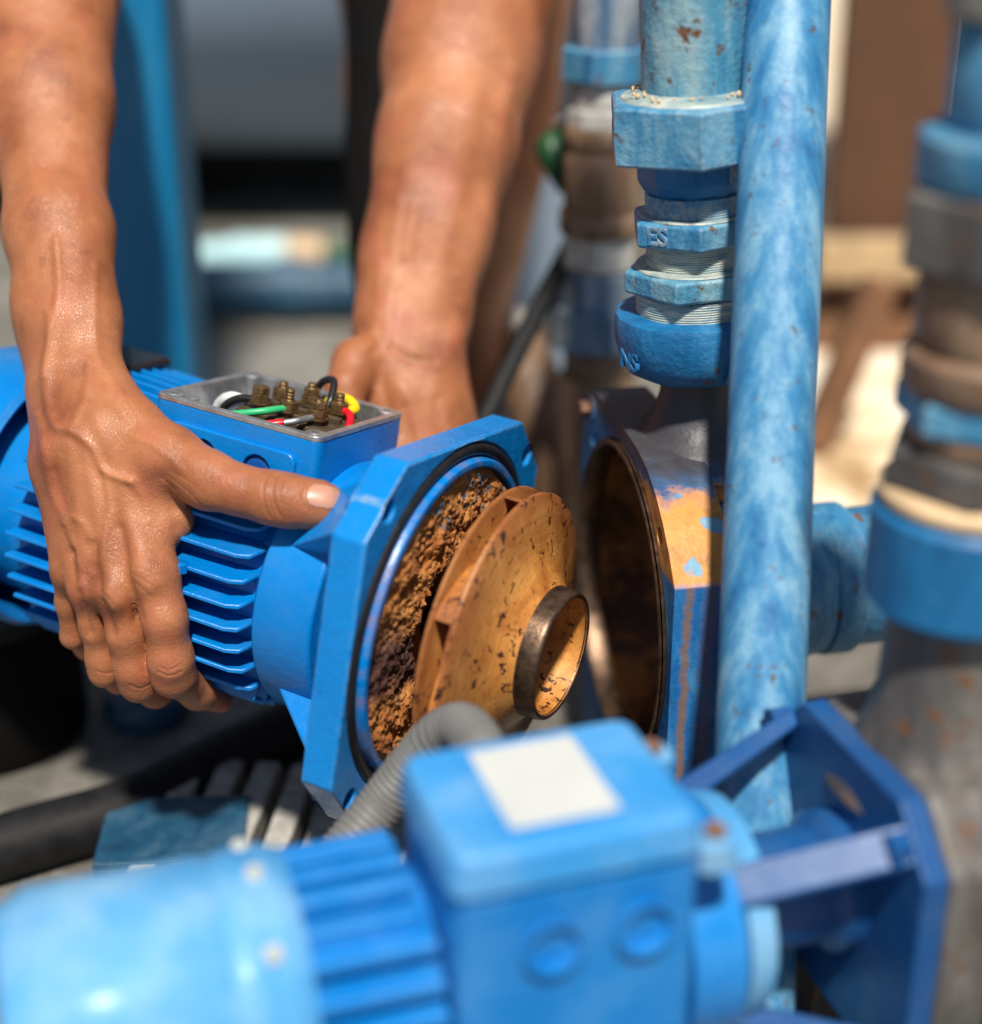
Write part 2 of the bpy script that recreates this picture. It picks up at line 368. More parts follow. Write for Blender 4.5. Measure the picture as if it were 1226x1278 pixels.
def chamsq(h, c): return [(h,-h+c),(h,h-c),(h-c,h),(-h+c,h),(-h,h-c),(-h,-h+c),(-h+c,-h),(h-c,-h)]
def tube(pts, rad, seg=16, bm=None, caps=True, res=1):
    """tube through points; rad number or list; Catmull-Rom with res sub-steps"""
    bm = bm or bmesh.new(); pts = [Vector(p) for p in pts]
    if isinstance(rad, (int, float)): rad = [rad]*len(pts)
    if res > 1:
        P = [pts[0]*2-pts[1]] + pts + [pts[-1]*2-pts[-2]]; out, ro = [], []
        for i in range(len(pts)-1):
            for k in range(res):
                t = k/res; a, b, c, d = P[i:i+4]
                out.append(.5*((2*b)+(c-a)*t+(2*a-5*b+4*c-d)*t*t+(3*b-a-3*c+d)*t**3)); ro.append(rad[i]*(1-t)+rad[i+1]*t)
        pts, rad = out+[pts[-1]], ro+[rad[-1]]
    nrm = None; rings = []
    for i, p in enumerate(pts):
        t = (pts[min(i+1, len(pts)-1)]-pts[max(i-1, 0)]).normalized()
        if nrm is None: nrm = t.orthogonal().normalized()
        nrm = (nrm - t*nrm.dot(t)).normalized(); bn = t.cross(nrm)
        rings.append([bm.verts.new(p + (nrm*math.cos(2*math.pi*k/seg)+bn*math.sin(2*math.pi*k/seg))*rad[i]) for k in range(seg)])
    for a, b in zip(rings, rings[1:]):
        for k in range(seg): bm.faces.new((a[k], a[(k+1) % seg], b[(k+1) % seg], b[k]))
    if caps: bm.faces.new(rings[0][::-1]); bm.faces.new(rings[-1])
    return bm
def ngon(n, r, rot=0): return [(r*math.cos(rot+2*math.pi*i/n), r*math.sin(rot+2*math.pi*i/n)) for i in range(n)]
def hexnut(r, z0, z1, n=6, rot=0, cham=.0, bm=None, top=None):
    """hex (or octagon) collar with the chamfered crown nuts have; solid"""
    bm = bm or bmesh.new()
    loops = []
    for z, k in ((z0, 1-cham), (z0+cham*r*.7, 1), (z1-cham*r*.7, 1), (z1, 1-cham)):
        loops.append([bm.verts.new((x*k, y*k, z)) for x, y in ngon(n, r, rot)])
    for a, b in zip(loops, loops[1:]):
        for i in range(n): bm.faces.new((a[i], a[(i+1) % n], b[(i+1) % n], b[i]))
    bm.faces.new(loops[0][::-1]); bm.faces.new(loops[-1]); return bm
def boolean(o, cutters):
    for c in cutters:
        md = o.modifiers.new('cut', 'BOOLEAN'); md.operation = 'DIFFERENCE'; md.object = c; md.solver = 'EXACT'
    dg = bpy.context.evaluated_depsgraph_get(); dg.update()
    me = bpy.data.meshes.new_from_object(o.evaluated_get(dg)); o.modifiers.clear(); o.data = me
    for c in cutters: bpy.data.objects.remove(c)
    me.shade_smooth(); me.set_sharp_from_angle(angle=R(35)); return o
def roughen(bm, amp, scale, seed=0.0):
    for v in bm.verts:
        v.co += Vector(mnoise.noise_vector(v.co*scale + Vector((seed, seed, seed))))*amp
    return bm
def text_mesh(name, txt, size, depth, mat, parent, m4):
    cu = bpy.data.curves.new(name, 'FONT'); cu.body = txt; cu.size = size; cu.extrude = depth; cu.bevel_depth = size*.03
    cu.align_x = 'CENTER'; cu.align_y = 'CENTER'
    t = bpy.data.objects.new(name, cu); COL.objects.link(t)
    dg = bpy.context.evaluated_depsgraph_get(); me = bpy.data.meshes.new_from_object(t.evaluated_get(dg))
    bpy.data.objects.remove(t); o = finish(name, me, mat, parent, 30); o.matrix_local = m4; return o

# ------------------------------------------------------------------ setting
def sheet(name, pts, z, mat):
    bm = bmesh.new(); bm.faces.new([bm.verts.new((x, y, z)) for x, y in pts])
    o = bm_obj(name, bm, mat); o['kind'] = 'structure'; return o
sheet('ground', [(-15, -15), (15, -15), (15, 15), (-15, 15)], 0, 'ground')
sheet('sunlit_sandy_ground', [(.30, 1.45), (6, 1.2), (6, 12), (.9, 12), (.48, 2.6), (.20, 1.72)], .006, 'sand')  # bright sheet over the concrete stands in for the sunlit part

wl = bm_obj('back_wall', box(-6, .62, 3.3, 3.5, 0, 3), 'wall', bevel=.01)
tag(wl, 'dark brown grey wall at the very back, behind the arms', 'wall')
t = thing('storage_tank', 'blurred blue grey horizontal tank at the upper left behind the post', 'tank', T((-1.0, 2.85, .50)))
bm_obj('shell', lathe_x([(-1.6, 0), (-1.58, .2), (-1.5, .36), (-1.4, .40), (1.02, .40), (1.12, .36), (1.19, .2), (1.21, 0)], 96), 'tank', t)
for x in (-1.2, .40): bm_obj('saddle', box(x-.05, x+.05, -.25, .25, -.5, -.30), 'wall', t, bevel=.01)

# blue post on the left
p = at(186, 400, 1.5)
pm = thing('blue_post', 'smooth bright blue steel post standing behind the bare forearm at left', 'post', T((p.x, p.y, 0)))
bm_obj('shaft', box(-.052, .045, -.05, .05, .012, 1.3), 'post', pm, bevel=.014, seg=4)
bm_obj('base_plate', box(-.075, .068, -.075, .075, 0, .012), 'post', pm, bevel=.003)

# pipes lying behind
y0 = 2.28
def xat(u, v, Y): 
    k = (PH/2-v)/F; c, s = math.cos(PITCH), math.sin(PITCH); z = CAMH + Y*(k*c-s)/(c+k*s)
    d = Y*c-(z-CAMH)*s; return (u-PW/2)/F*d
pz = z_of(320, 0, y0)
hp = thing('turquoise_pipe', 'pale turquoise pipe with a tan coupling lying behind the motor', 'pipe', T((0, y0, pz)))
xa, xb, xc, xd, xe = (xat(u, 320, y0) for u in (150, 285, 358, 405, 470))
bm_obj('pipe', lathe_x([(xa, 0), (xa, .020), (xb, .020), (xb, 0)], 32), 'pale', hp)
bm_obj('sleeve', lathe_x([(xb-.002, 0), (xb-.002, .022), (xb+.01, .027), (xc, .027), (xc, 0)], 32), 'pale', hp, bevel=.002)
bm_obj('coupling', lathe_x([(xc+.001, 0), (xc+.001, .025), (xd-.01, .025), (xd, .02), (xd, 0)], 32), 'tan', hp, bevel=.002)
bm_obj('pipe_end', lathe_x([(xd+.001, 0), (xd+.001, .019), (xe+.2, .019), (xe+.2, 0)], 32), 'leaf', hp)
y1 = 2.16; r1 = .036
hz = z_of(360, 0, y1)
hq = thing('navy_pipe', 'thick navy blue pipe lying in front of the turquoise one', 'pipe', T((0, y1, max(r1, hz))))
xa, xb = xat(60, 360, y1), xat(500, 360, y1)
bm_obj('pipe', lathe_x([(xa, 0), (xa, r1), (xb, r1), (xb, 0)], 40), 'navy', hq)
bm_obj('coupling', lathe_x([(xat(345, 360, y1), r1-.002), (xat(345, 360, y1), r1+.006), (xat(385, 360, y1), r1+.006), (xat(385, 360, y1), r1-.002)], 40), 'navy', hq)
for xx in (xa*.8, xb): bm_obj('cradle', box(xx-.03, xx+.03, -.045, .045, -max(r1, hz), -r1*.7), 'wall', hq, bevel=.004)

# ------------------------------------------------------------------ the motor in the hands
n_ = cdir(.888, -.256, .383)                 # shaft direction, from fan to impeller
s_ = cdir(.448, .29, -.845); s_ = (s_ - n_*s_.dot(n_)).normalized()
u_ = n_.cross(s_).normalized()
ro_ = R(5.5); s_, u_ = s_*math.cos(ro_)-u_*math.sin(ro_), u_*math.cos(ro_)+s_*math.sin(ro_)   # rolled a little in the grip
MOT = frame(n_, s_, u_, at(553, 772, 1.0))
mot = thing('pump_motor', 'bright blue electric motor with open terminal box and rusty impeller, held in two hands', 'motor', MOT)

def fin_poly(z, core, rad, y_in):            # a fin is a flat plate in x; its outer edge follows the body circle
    return math.sqrt(max(rad*rad-z*z, 1e-6))
def make_fins(parent, x0, x1, core, rad, mat, zs, sides=(-1, 1), th=.0028, top=False):
    for s in sides:
        for z in zs:
            yo = math.sqrt(max(rad*rad-z*z, 0)); yi = math.sqrt(max(core*core-z*z, 0))-.004 if abs(z) < core else 0
            yo = max(yo, yi+.008)
            bm = bmesh.new(); e = .012
            poly = [(x0, yi), (x1-.001, yi), (x1-.004, yo-.010), (x1-.009, yo-.004), (x1-e-.004, yo), (x0, yo)]
            prism([(px, s*py) for px, py in poly], z-th/2, z+th/2, 'Z', bm)
            # the fins rise a little at their flange end
            for v in bm.verts:
                if v.co.x > x1-.006: v.co.z += .004
            o = bm_obj('fin', bm, mat, parent, bevel=.0009)
            o.location = (0, 0, 0)
    if top:
        for y in np.linspace(-.045, .045, 8):
            for sg in ((1, -1) if top == 2 else (1,)):
                zo = math.sqrt(rad*rad-y*y); zi = math.sqrt(core*core-y*y)-.004
                bm_obj('fin', prism([(x0, sg*zi), (x1, sg*zi), (x1-.006, sg*zo), (x0, sg*zo)], y-th/2, y+th/2, 'Y') , mat, parent, bevel=.0009)

def build_motor_body():
    # housing: core, bell ring and neck as one casting
    prof = [(-.325, 0), (-.325, .066), (-.086, .0665), (-.086, .0755), (-.083, .0795), (-.046, .0800), (-.044, .0785), (-.0435, .068), (-.034, .062), (-.016, .062), (-.016, 0)]
    h = bm_obj('housing', lathe_x(prof, 96), 'blue', mot, bevel=.0012)
    make_fins(h, -.264, -.084, .066, .084, 'blue', [-.0735+.0148*i for i in range(9)])
    for y in np.linspace(-.048, .048, 9):
        zo = math.sqrt(.084**2-y*y); zi = math.sqrt(.066**2-y*y)-.004; zt = math.sqrt(.098**2-y*y*.5)
        bm_obj('fin', prism([(-.264, zi), (-.19, zi), (-.19, zt-.004), (-.264, zt)], y-.0014, y+.0014, 'Y'), 'blue', h, bevel=.0009)
        bm_obj('fin', prism([(-.268, -zi), (-.088, -zi), (-.094, -zo), (-.268, -zo)], y-.0014, y+.0014, 'Y'), 'blue', h, bevel=.0009)
    # small cast lug between two fins on the near side
    bm_obj('lug', move(hexnut(.0055, 0, .006, 8, cham=.1), (-.134, -.0835, .012)), 'blue', h)
    # four gussets from the bell ring out to the flange corners
    def gusset(ang, wdt, name='gusset'):
        bm = bmesh.new()
        poly = [(-.096, .066), (-.070, .0785), (-.020, .121), (-.016, .121), (-.016, .055), (-.050, .055)]
        prism([(px, pr) for px, pr in poly], -wdt/2, wdt/2, 'Y', bm)
        for v in bm.verts: v.co = Vector((v.co.x, v.co.y, v.co.z))
        bmesh.ops.rotate(bm, verts=bm.verts, cent=(0,0,0), matrix=Matrix.Rotation(ang, 3, 'X'))
        bm_obj(name, bm, 'blue', mot, bevel=.003, seg=3)
    gusset(R(45), .036); gusset(R(-45), .036); gusset(R(135), .024); gusset(R(-135), .024)
    # flange plate with bolt holes
    fb = bmesh.new(); prism(chamsq(.1110, .038), -.021, 0, 'X', fb)
    fl = bm_obj('flange', fb, 'blue_edge')
    cut = []
    for sy, sz in ((1,1),(1,-1),(-1,1),(-1,-1)):
        b = lathe_x([(-.05, 0), (-.05, .0062), (.05, .0062), (.05, 0)], 24); move(b, (0, sy*.0885, sz*.0865)); cut.append(bm_obj('c', b, None))
    cut.append(bm_obj('c', lathe_x([(-.0065, 0), (-.0065, .1085), (0, .1085), (.004, .1105), (.03, .1105), (.03, 0)], 128), None))
    boolean(fl, cut); fl.parent = mot
    bv = fl.modifiers.new('bevel', 'BEVEL'); bv.width = .0014; bv.segments = 2; bv.limit_method = 'ANGLE'; bv.angle_limit = R(40)
    # o-ring and spigot lip
    bm = bmesh.new()
    lathe_x([(-.0025+.0042*math.cos(a), .1043+.0042*math.sin(a)) for a in np.linspace(0, 2*math.pi, 17)[:-1]], 128, bm, closed=True)
    bm_obj('o_ring', bm, 'rubber', mot)
    bm_obj('spigot_lip', lathe_x([(-.010, .0999), (.0025, .0999), (.0045, .0985), (.005, .0958), (.0045, .0945), (-.010, .0935), (-.010, .0999)], 128), 'blue_stained', mot)
    bm_obj('back_plate', lathe_x([(-.0095, .0936), (-.0058, .0936), (-.0058, 0)], 96), 'rustin', mot)
    # crumbly rust filling the recess
    seg, rr = 420, 60; bm = bmesh.new(); rings = []
    for j in range(rr):
        r = .040 + (.0942-.040)*j/(rr-1); ring = []
        for i in range(seg):
            a = 2*math.pi*i/seg; y, z = r*math.cos(a), r*math.sin(a); q = Vector((y, z, 0))
            h = .0030*mnoise.fractal(q*55, .6, 2.2, 6) + .0017*mnoise.turbulence(q*240, 3, True) + .0012*abs(mnoise.noise(q*520))
            c = Vector(mnoise.cell_vector(q*420)).x*.0008
            e = min(1, (.0945-r)/.004)
            ring.append(bm.verts.new((-.002+(h+c+.003)*(.25+.75*e), y+.001*mnoise.noise(q*300), z+.001*mnoise.noise(q*310+Vector((5,5,5))))))
        rings.append(ring)
    for a, b in zip(rings, rings[1:]):
        for i in range(seg): bm.faces.new((a[i], a[(i+1) % seg], b[(i+1) % seg], b[i]))
    so_ = bm_obj('rust_deposit', bm, 'sludge', mot, sharp=80); so_['kind'] = 'stuff'
    # fan cover
    bm = lathe_x([(-.300, .078), (-.292, .0800), (-.288, .0860), (-.292, .0895), (-.345, .0895), (-.366, .082), (-.374, .066), (-.375, 0)], 96)
    fc = bm_obj('fan_cover', bm, 'blue', mot)
    for i in range(8):
        a = 2*math.pi*i/8+.2
        b = box(-.378, -.3745, .025, .058, -.004, .004); bmesh.ops.rotate(b, verts=b.verts, cent=(0,0,0), matrix=Matrix.Rotation(a, 3, 'X'))
        bm_obj('vent_slot', b, 'rubber', fc)
    bm_obj('cover_clip', box(-.288, -.242, -.002, .044, .094, .1005), 'rubber', fc, bevel=.003)
    return h
build_motor_body()

def build_impeller():
    xr = .046                                    # front shroud at the rim
    front = [(xr-.0028, .0300), (xr-.0028, .0885), (xr-.0022, .0897), (xr-.0004, .0899), (xr+.0006, .0890), (xr+.0035, .076), (xr+.0065, .064), (xr+.0098, .054), (xr+.0138, .0465), (xr+.0185, .0415), (xr+.021, .0395), (xr+.021, .034)]
    imp = bm_obj('impeller', lathe_x(front, 128), 'impeller', mot, sharp=50)
    bm_obj('back_shroud', lathe_x([(.0295, 0), (.0295, .0885), (.0303, .0899), (.0322, .0899), (.0330, .0888), (.0330, 0)], 128), 'impeller', imp)
    ring = [(xr+.010, .0356), (xr+.010, .0405), (xr+.018, .0412), (xr+.0188, .0398), (xr+.0195, .0398), (xr+.030, .0392), (xr+.0325, .0385), (xr+.0333, .0376), (xr+.0333, .0366), (xr+.0322, .0356), (xr+.010, .0356)]
    bm_obj('wear_ring', lathe_x(ring, 96), 'steelring', imp, sharp=50)
    bm_obj('eye_throat', lathe_x([(xr+.0326, .0357), (xr+.026, .0352), (xr+.010, .0335), (xr-.002, .029), (xr-.011, .020), (xr-.0128, .0)], 96), 'impeller', imp)
    bm_obj('shaft_nut', move(hexnut(.010, 0, .012, cham=.08), (0, 0, 0)), 'steelring', imp).matrix_local = Matrix.Translation((xr-.016, 0, 0)) @ Matrix.Rotation(math.pi/2, 4, 'Y')
    for k in range(6):
        bm = bmesh.new(); L = []
        for j in range(15):
            q = j/14; r = .034+(.0888-.034)*q; a = 2*math.pi*k/6 + .35 + 1.35*q
            L.append((r, a))
        rows = []
        for r, a in L:
            d = .0022/r
            rows.append([bm.verts.new((x, r*math.cos(a+o), r*math.sin(a+o))) for x, o in ((.0328, -d), (xr-.0026, -d), (xr-.0026, d), (.0328, d))])
        for a, b in zip(rows, rows[1:]):
            for i in range(4): bm.faces.new((a[i], a[(i+1) % 4], b[(i+1) % 4], b[i]))
        bm.faces.new(rows[0]); bm.faces.new(rows[-1][::-1])
        bm_obj('vane', bm, 'impeller', imp, bevel=.0004)
    bm_obj('shaft', lathe_x([(-.016, 0), (-.016, .017), (.0300, .017), (.0300, 0)], 32), 'steelring', mot)
build_impeller()

def rrect(x0, x1, y0, y1, r, k=5):
    out = []
    for cx, cy, a0 in ((x1-r, y0+r, -90), (x1-r, y1-r, 0), (x0+r, y1-r, 90), (x0+r, y0+r, 180)):
        for i in range(k+1):
            a = R(a0+90*i/k); out.append((cx+r*math.cos(a), cy+r*math.sin(a)))
    return out
def build_terminal_box():
    x0, x1, y0, y1, zt, zb = -.186, -.070, -.0505, .0505, .1005, .050
    # painted shell with an open top
    bm = bmesh.new()
    A = rrect(x0, x1, y0, y1, .006); I = rrect(x0+.0045, x1-.0045, y0+.0045, y1-.0045, .005)
    def ring(P, z): return [bm.verts.new((p, q, z)) for p, q in P]
    ob, ot, it_, ib = ring(A, zb), ring(A, zt), ring(I, zt), ring(I, zb+.012)
    for a, b in ((ob, ot), (ot, it_), (it_, ib)):
        for i in range(len(a)): j = (i+1) % len(a); bm.faces.new((a[i], a[j], b[j], b[i]))
    bm.faces.new(ib); bm.faces.new(ob[::-1])
    tb = bm_obj('terminal_box', bm, 'blue', mot, bevel=.0008)
    # bare machined rim, a little proud, with four corner bosses
    bm = bmesh.new(); A2 = rrect(x0-.0002, x1+.0002, y0-.0002, y1+.0002, .006); I2 = rrect(x0+.0052, x1-.0052, y0+.0052, y1-.0052, .0045)
    a, b, c, d = ring(A2, zt+.0003), ring(A2, zt+.0032), ring(I2, zt+.0032), ring(I2, zt-.026)
    for p, q in ((a, b), (b, c), (c, d)):
        for i in range(len(p)): j = (i+1) % len(p); bm.faces.new((p[i], p[j], q[j], q[i]))
    bm_obj('rim', bm, 'alu', tb, bevel=.0006)
    bm_obj('floor', box(x0+.0055, x1-.0055, y0+.0055, y1-.0055, zb+.0125, zb+.016), 'grayliner', tb)
    for sx, sy in ((0,0),(0,1),(1,0),(1,1)):
        cx = (x0+.0085, x1-.0085)[sx]; cy = (y0+.0085, y1-.0085)[sy]
        bm_obj('screw_boss', move(lathe_z([(0, 0), (0, .0058), (.026, .0058), (.0267, .005), (.0267, .0022), (.020, .002), (.020, 0)], 20), (cx, cy, zt-.0232)), 'alu', tb)
    bm_obj('earth_screw', move(hexnut(.0042, 0, .004, cham=.1), (x0+.020, y0+.011, zt-.001)), 'alu', tb)
    # embossed cable entry panel with two plugged holes on the near side
    P = rrect(-.172, -.083, .0585, .0905, .006)
    ep = bm_obj('entry_panel', prism(P, y0-.0034, y0+.001, 'Y'), 'blue')
    cut = []
    for cx in (-.146, -.108):
        b = lathe_x([(-.02, 0), (-.02, .0098), (.02, .0098), (.02, 0)], 40); bmesh.ops.rotate(b, verts=b.verts, cent=(0,0,0), matrix=Matrix.Rotation(-math.pi/2, 3, 'Z'))
        cut.append(bm_obj('c', move(b, (cx, y0, .0745)), None))
    boolean(ep, cut); ep.parent = tb
    bv = ep.modifiers.new('bevel', 'BEVEL'); bv.width = .0008; bv.segments = 2; bv.limit_method = 'ANGLE'; bv.angle_limit = R(40)
    for cx in (-.146, -.108):
        b = lathe_x([(-.0004, .0097), (.0004, .0085), (.0010, .005), (.0011, 0)], 40)
        bmesh.ops.rotate(b, verts=b.verts, cent=(0,0,0), matrix=Matrix.Rotation(-math.pi/2, 3, 'Z')); move(b, (cx, y0-.0006, .0745))
        bm_obj('entry_plug', b, 'blue_dark', tb)
    # terminal block
    bx0, bx1, by0, by1 = -.150, -.084, -.019, .026; z0, z1 = .066, .0985
    blk = bm_obj('terminal_block', prism(rrect(bx0, bx1, by0, by1, .004), z0, z1, 'Z'), 'bakelite', mot, bevel=.0012)
    bm_obj('centre_rib', box(bx0+.004, bx1-.004, .0010, .0060, z1-.001, z1+.004), 'bakelite', blk, bevel=.001)
    for ix in range(3):
        for iy in range(2):
            cx = bx0+.0115+ix*.0205; cy = (by0+.010, by1-.010)[iy]
            if iy == 0 or ix != 1 or True:
                hh = .0135 + .002*((ix*2+iy*3) % 3)
                bm_obj('stud', move(lathe_z([(0, 0), (0, .0030)] + [(k*.001, .0030-(.0004 if k % 2 else 0)) for k in range(1, int(hh*1000))] + [(hh, .0024), (hh, 0)], 14), (cx, cy, z1)), 'brass', blk)
                bm_obj('washer', move(lathe_z([(0, 0), (0, .0066), (.0012, .0066), (.0012, 0)], 24), (cx, cy, z1+.0035)), 'brass', blk)
                bm_obj('nut', move(hexnut(.0060, 0, .0050, rot=.3*ix+.5*iy, cham=.08), (cx, cy, z1+.0048)), 'brass', blk)
                if (ix+iy) % 2 == 0: bm_obj('nut', move(hexnut(.0055, 0, .0042, rot=.8*ix+.2, cham=.08), (cx, cy, z1+.0099)), 'brass', blk)
        bm_obj('block_wall', box(bx0+.0215+ix*.0205-.0012, bx0+.0215+ix*.0205+.0012, by0+.001, by1-.001, z1-.001, z1+.0028), 'bakelite', blk, bevel=.0006) if ix < 2 else None
    bm_obj('link_bar', box(bx0+.008, bx0+.0565, by0+.0072, by0+.0128, z1+.0014, z1+.0032), 'brass', blk, bevel=.0005)
    def wire(pts, r, mat): bm_obj('wire', tube(pts, r, 12, res=6), mat, mot)
    cy = by0+.010
    wire([(-.172, -.034, .080), (-.156, -.036, .0945), (-.140, -.034, .0985), (-.1240, -.026, .1030), (-.1185, -.013, .1040)], .0022, 'wgreen')
    wire([(-.164, -.036, .074), (-.144, -.0385, .0925), (-.122, -.0385, .0965), (-.107, -.031, .1005)], .0027, 'wred')
    wire([(-.107, -.031, .1005), (-.101, -.024, .1025), (-.098, -.013, .1035)], .0021, 'alu')
    wire([(-.0965, .016, .1045), (-.087, .012, .103), (-.080, -.002, .095), (-.078, -.014, .080)], .0025, 'wred')
    wire([(-.130, .042, .070), (-.118, .039, .101), (-.104, .036, .106), (-.094, .030, .103), (-.096, .020, .102)], .0031, 'wyellow')
    wire([(-.140, .040, .068), (-.126, .036, .108), (-.112, .030, .117), (-.106, .020, .109), (-.106, .0165, .104)], .0024, 'rubber')
    wire([(-.168, -.012, .066), (-.162, -.014, .092), (-.152, -.012, .102), (-.139, -.010, .1035)], .0025, 'rubber')
    bm_obj('wire_sleeve', tube([(-.178, .004, .074), (-.171, .000, .091), (-.161, -.006, .0985), (-.149, -.009, .1015)], [.0055, .0055, .005, .003], 14, res=5), 'wwhite', mot)
build_terminal_box()

# ------------------------------------------------------------------ pump casing
th = R(11)
Xc = Vector((math.cos(th), math.sin(th), 0)); Yc = Vector((-math.sin(th), math.cos(th), 0)); Zc = Vector((0, 0, 1))
pc = at(775, 744, 1.085)
CAS = frame(Xc, Yc, Zc, pc)
cas = thing('pump_casing', 'open pump casing with a rusty round bore and orange stained shoulder', 'pump casing', CAS)
def build_casing():
    out = [(-.112, -.112), (-.112, .060), (-.0985, .0755), (-.084, .0885), (-.067, .1000), (-.047, .1085), (-.024, .1130), (.0, .1140), (.030, .1140), (.062, .1130), (.086, .1120), (.097, .1050), (.104, .0900), (.112, .06), (.112, -.08), (.08, -.112)]
    fb = bm_obj('casing_flange', prism(out, 0, .037, 'X'), 'casing')
    cut = [bm_obj('c', lathe_x([(-.02, 0), (-.02, .1035), (.0, .1035), (.004, .1005), (.06, .1005), (.06, 0)], 128), None)]
    for sy, sz in ((1,1),(1,-1),(-1,1),(-1,-1)):
        b = lathe_x([(-.05, 0), (-.05, .0055), (.025, .0055), (.025, 0)], 20); move(b, (0, sy*.0785, sz*.0785)); cut.append(bm_obj('c', b, None))
    boolean(fb, cut); fb.parent = cas
    bv = fb.modifiers.new('bevel', 'BEVEL'); bv.width = .0028; bv.segments = 3; bv.limit_method = 'ANGLE'; bv.angle_limit = R(34)
    # bore lining, bright register ring at the mouth, volute behind
    bm_obj('bore', lathe_x([(.001, .1000), (.012, .0995), (.013, .0955), (.060, .094), (.078, .080), (.084, .045), (.12, .040)], 128), 'rustin', cas)
    bm_obj('register_ring', lathe_x([(-.003, .1030), (-.004, .1018), (-.004, .0998), (-.002, .0985), (.011, .0985), (.011, .0998), (-.002, .103)], 128), 'steelring', cas)
    bm_obj('volute', lathe_x([(.0372, .105), (.0376, .096), (.060, .097), (.082, .090), (.096, .062), (.105, .052), (.130, .049), (.132, .0505), (.150, .0505), (.152, .046), (.40, .046), (.40, 0)], 96), 'old', cas, bevel=.001)
    # neck up to the discharge, blending into the casing
    bm = bmesh.new()
    prof = [(.098, .056), (.106, .049), (.112, .0425), (.117, .0365), (.123, .0310), (.130, .0275), (.138, .0255), (.148, .0250), (.160, .0262), (.215, .0275)]
    lathe = lathe_z(prof, 64); move(lathe, (.047, 0, 0))
    for v in lathe.verts:
        if v.co.z < .12: v.co.x = .047 + (v.co.x-.047)*(.9)
    bm_obj('neck', lathe, 'casing', cas)
    bm_obj('shoulder', prism([(-.055, .085), (-.048, .1015), (-.02, .1085), (.03, .1085), (.055, .100), (.06, .085)], .034, .084, 'X'), 'casing', cas, bevel=.006, seg=3)
    # bolt bosses, feet
    b = lathe_x([(-.002, 0), (-.002, .011), (.02, .011), (.02, 0)], 24); move(b, (0, .088, .098))
    bm_obj('bolt_boss', b, 'casing', cas, bevel=.002)
    bm_obj('bolt', move(lathe_x([(-.008, 0), (-.008, .0055), (-.002, .0055)], 6), (0, .088, .098)), 'rustbolt', cas)
    for s in (-1, 1):
        bm_obj('foot', box(.004, .080, s*.085-.022, s*.085+.022, -pc.z, -.095), 'deep', cas, bevel=.004)
build_casing()

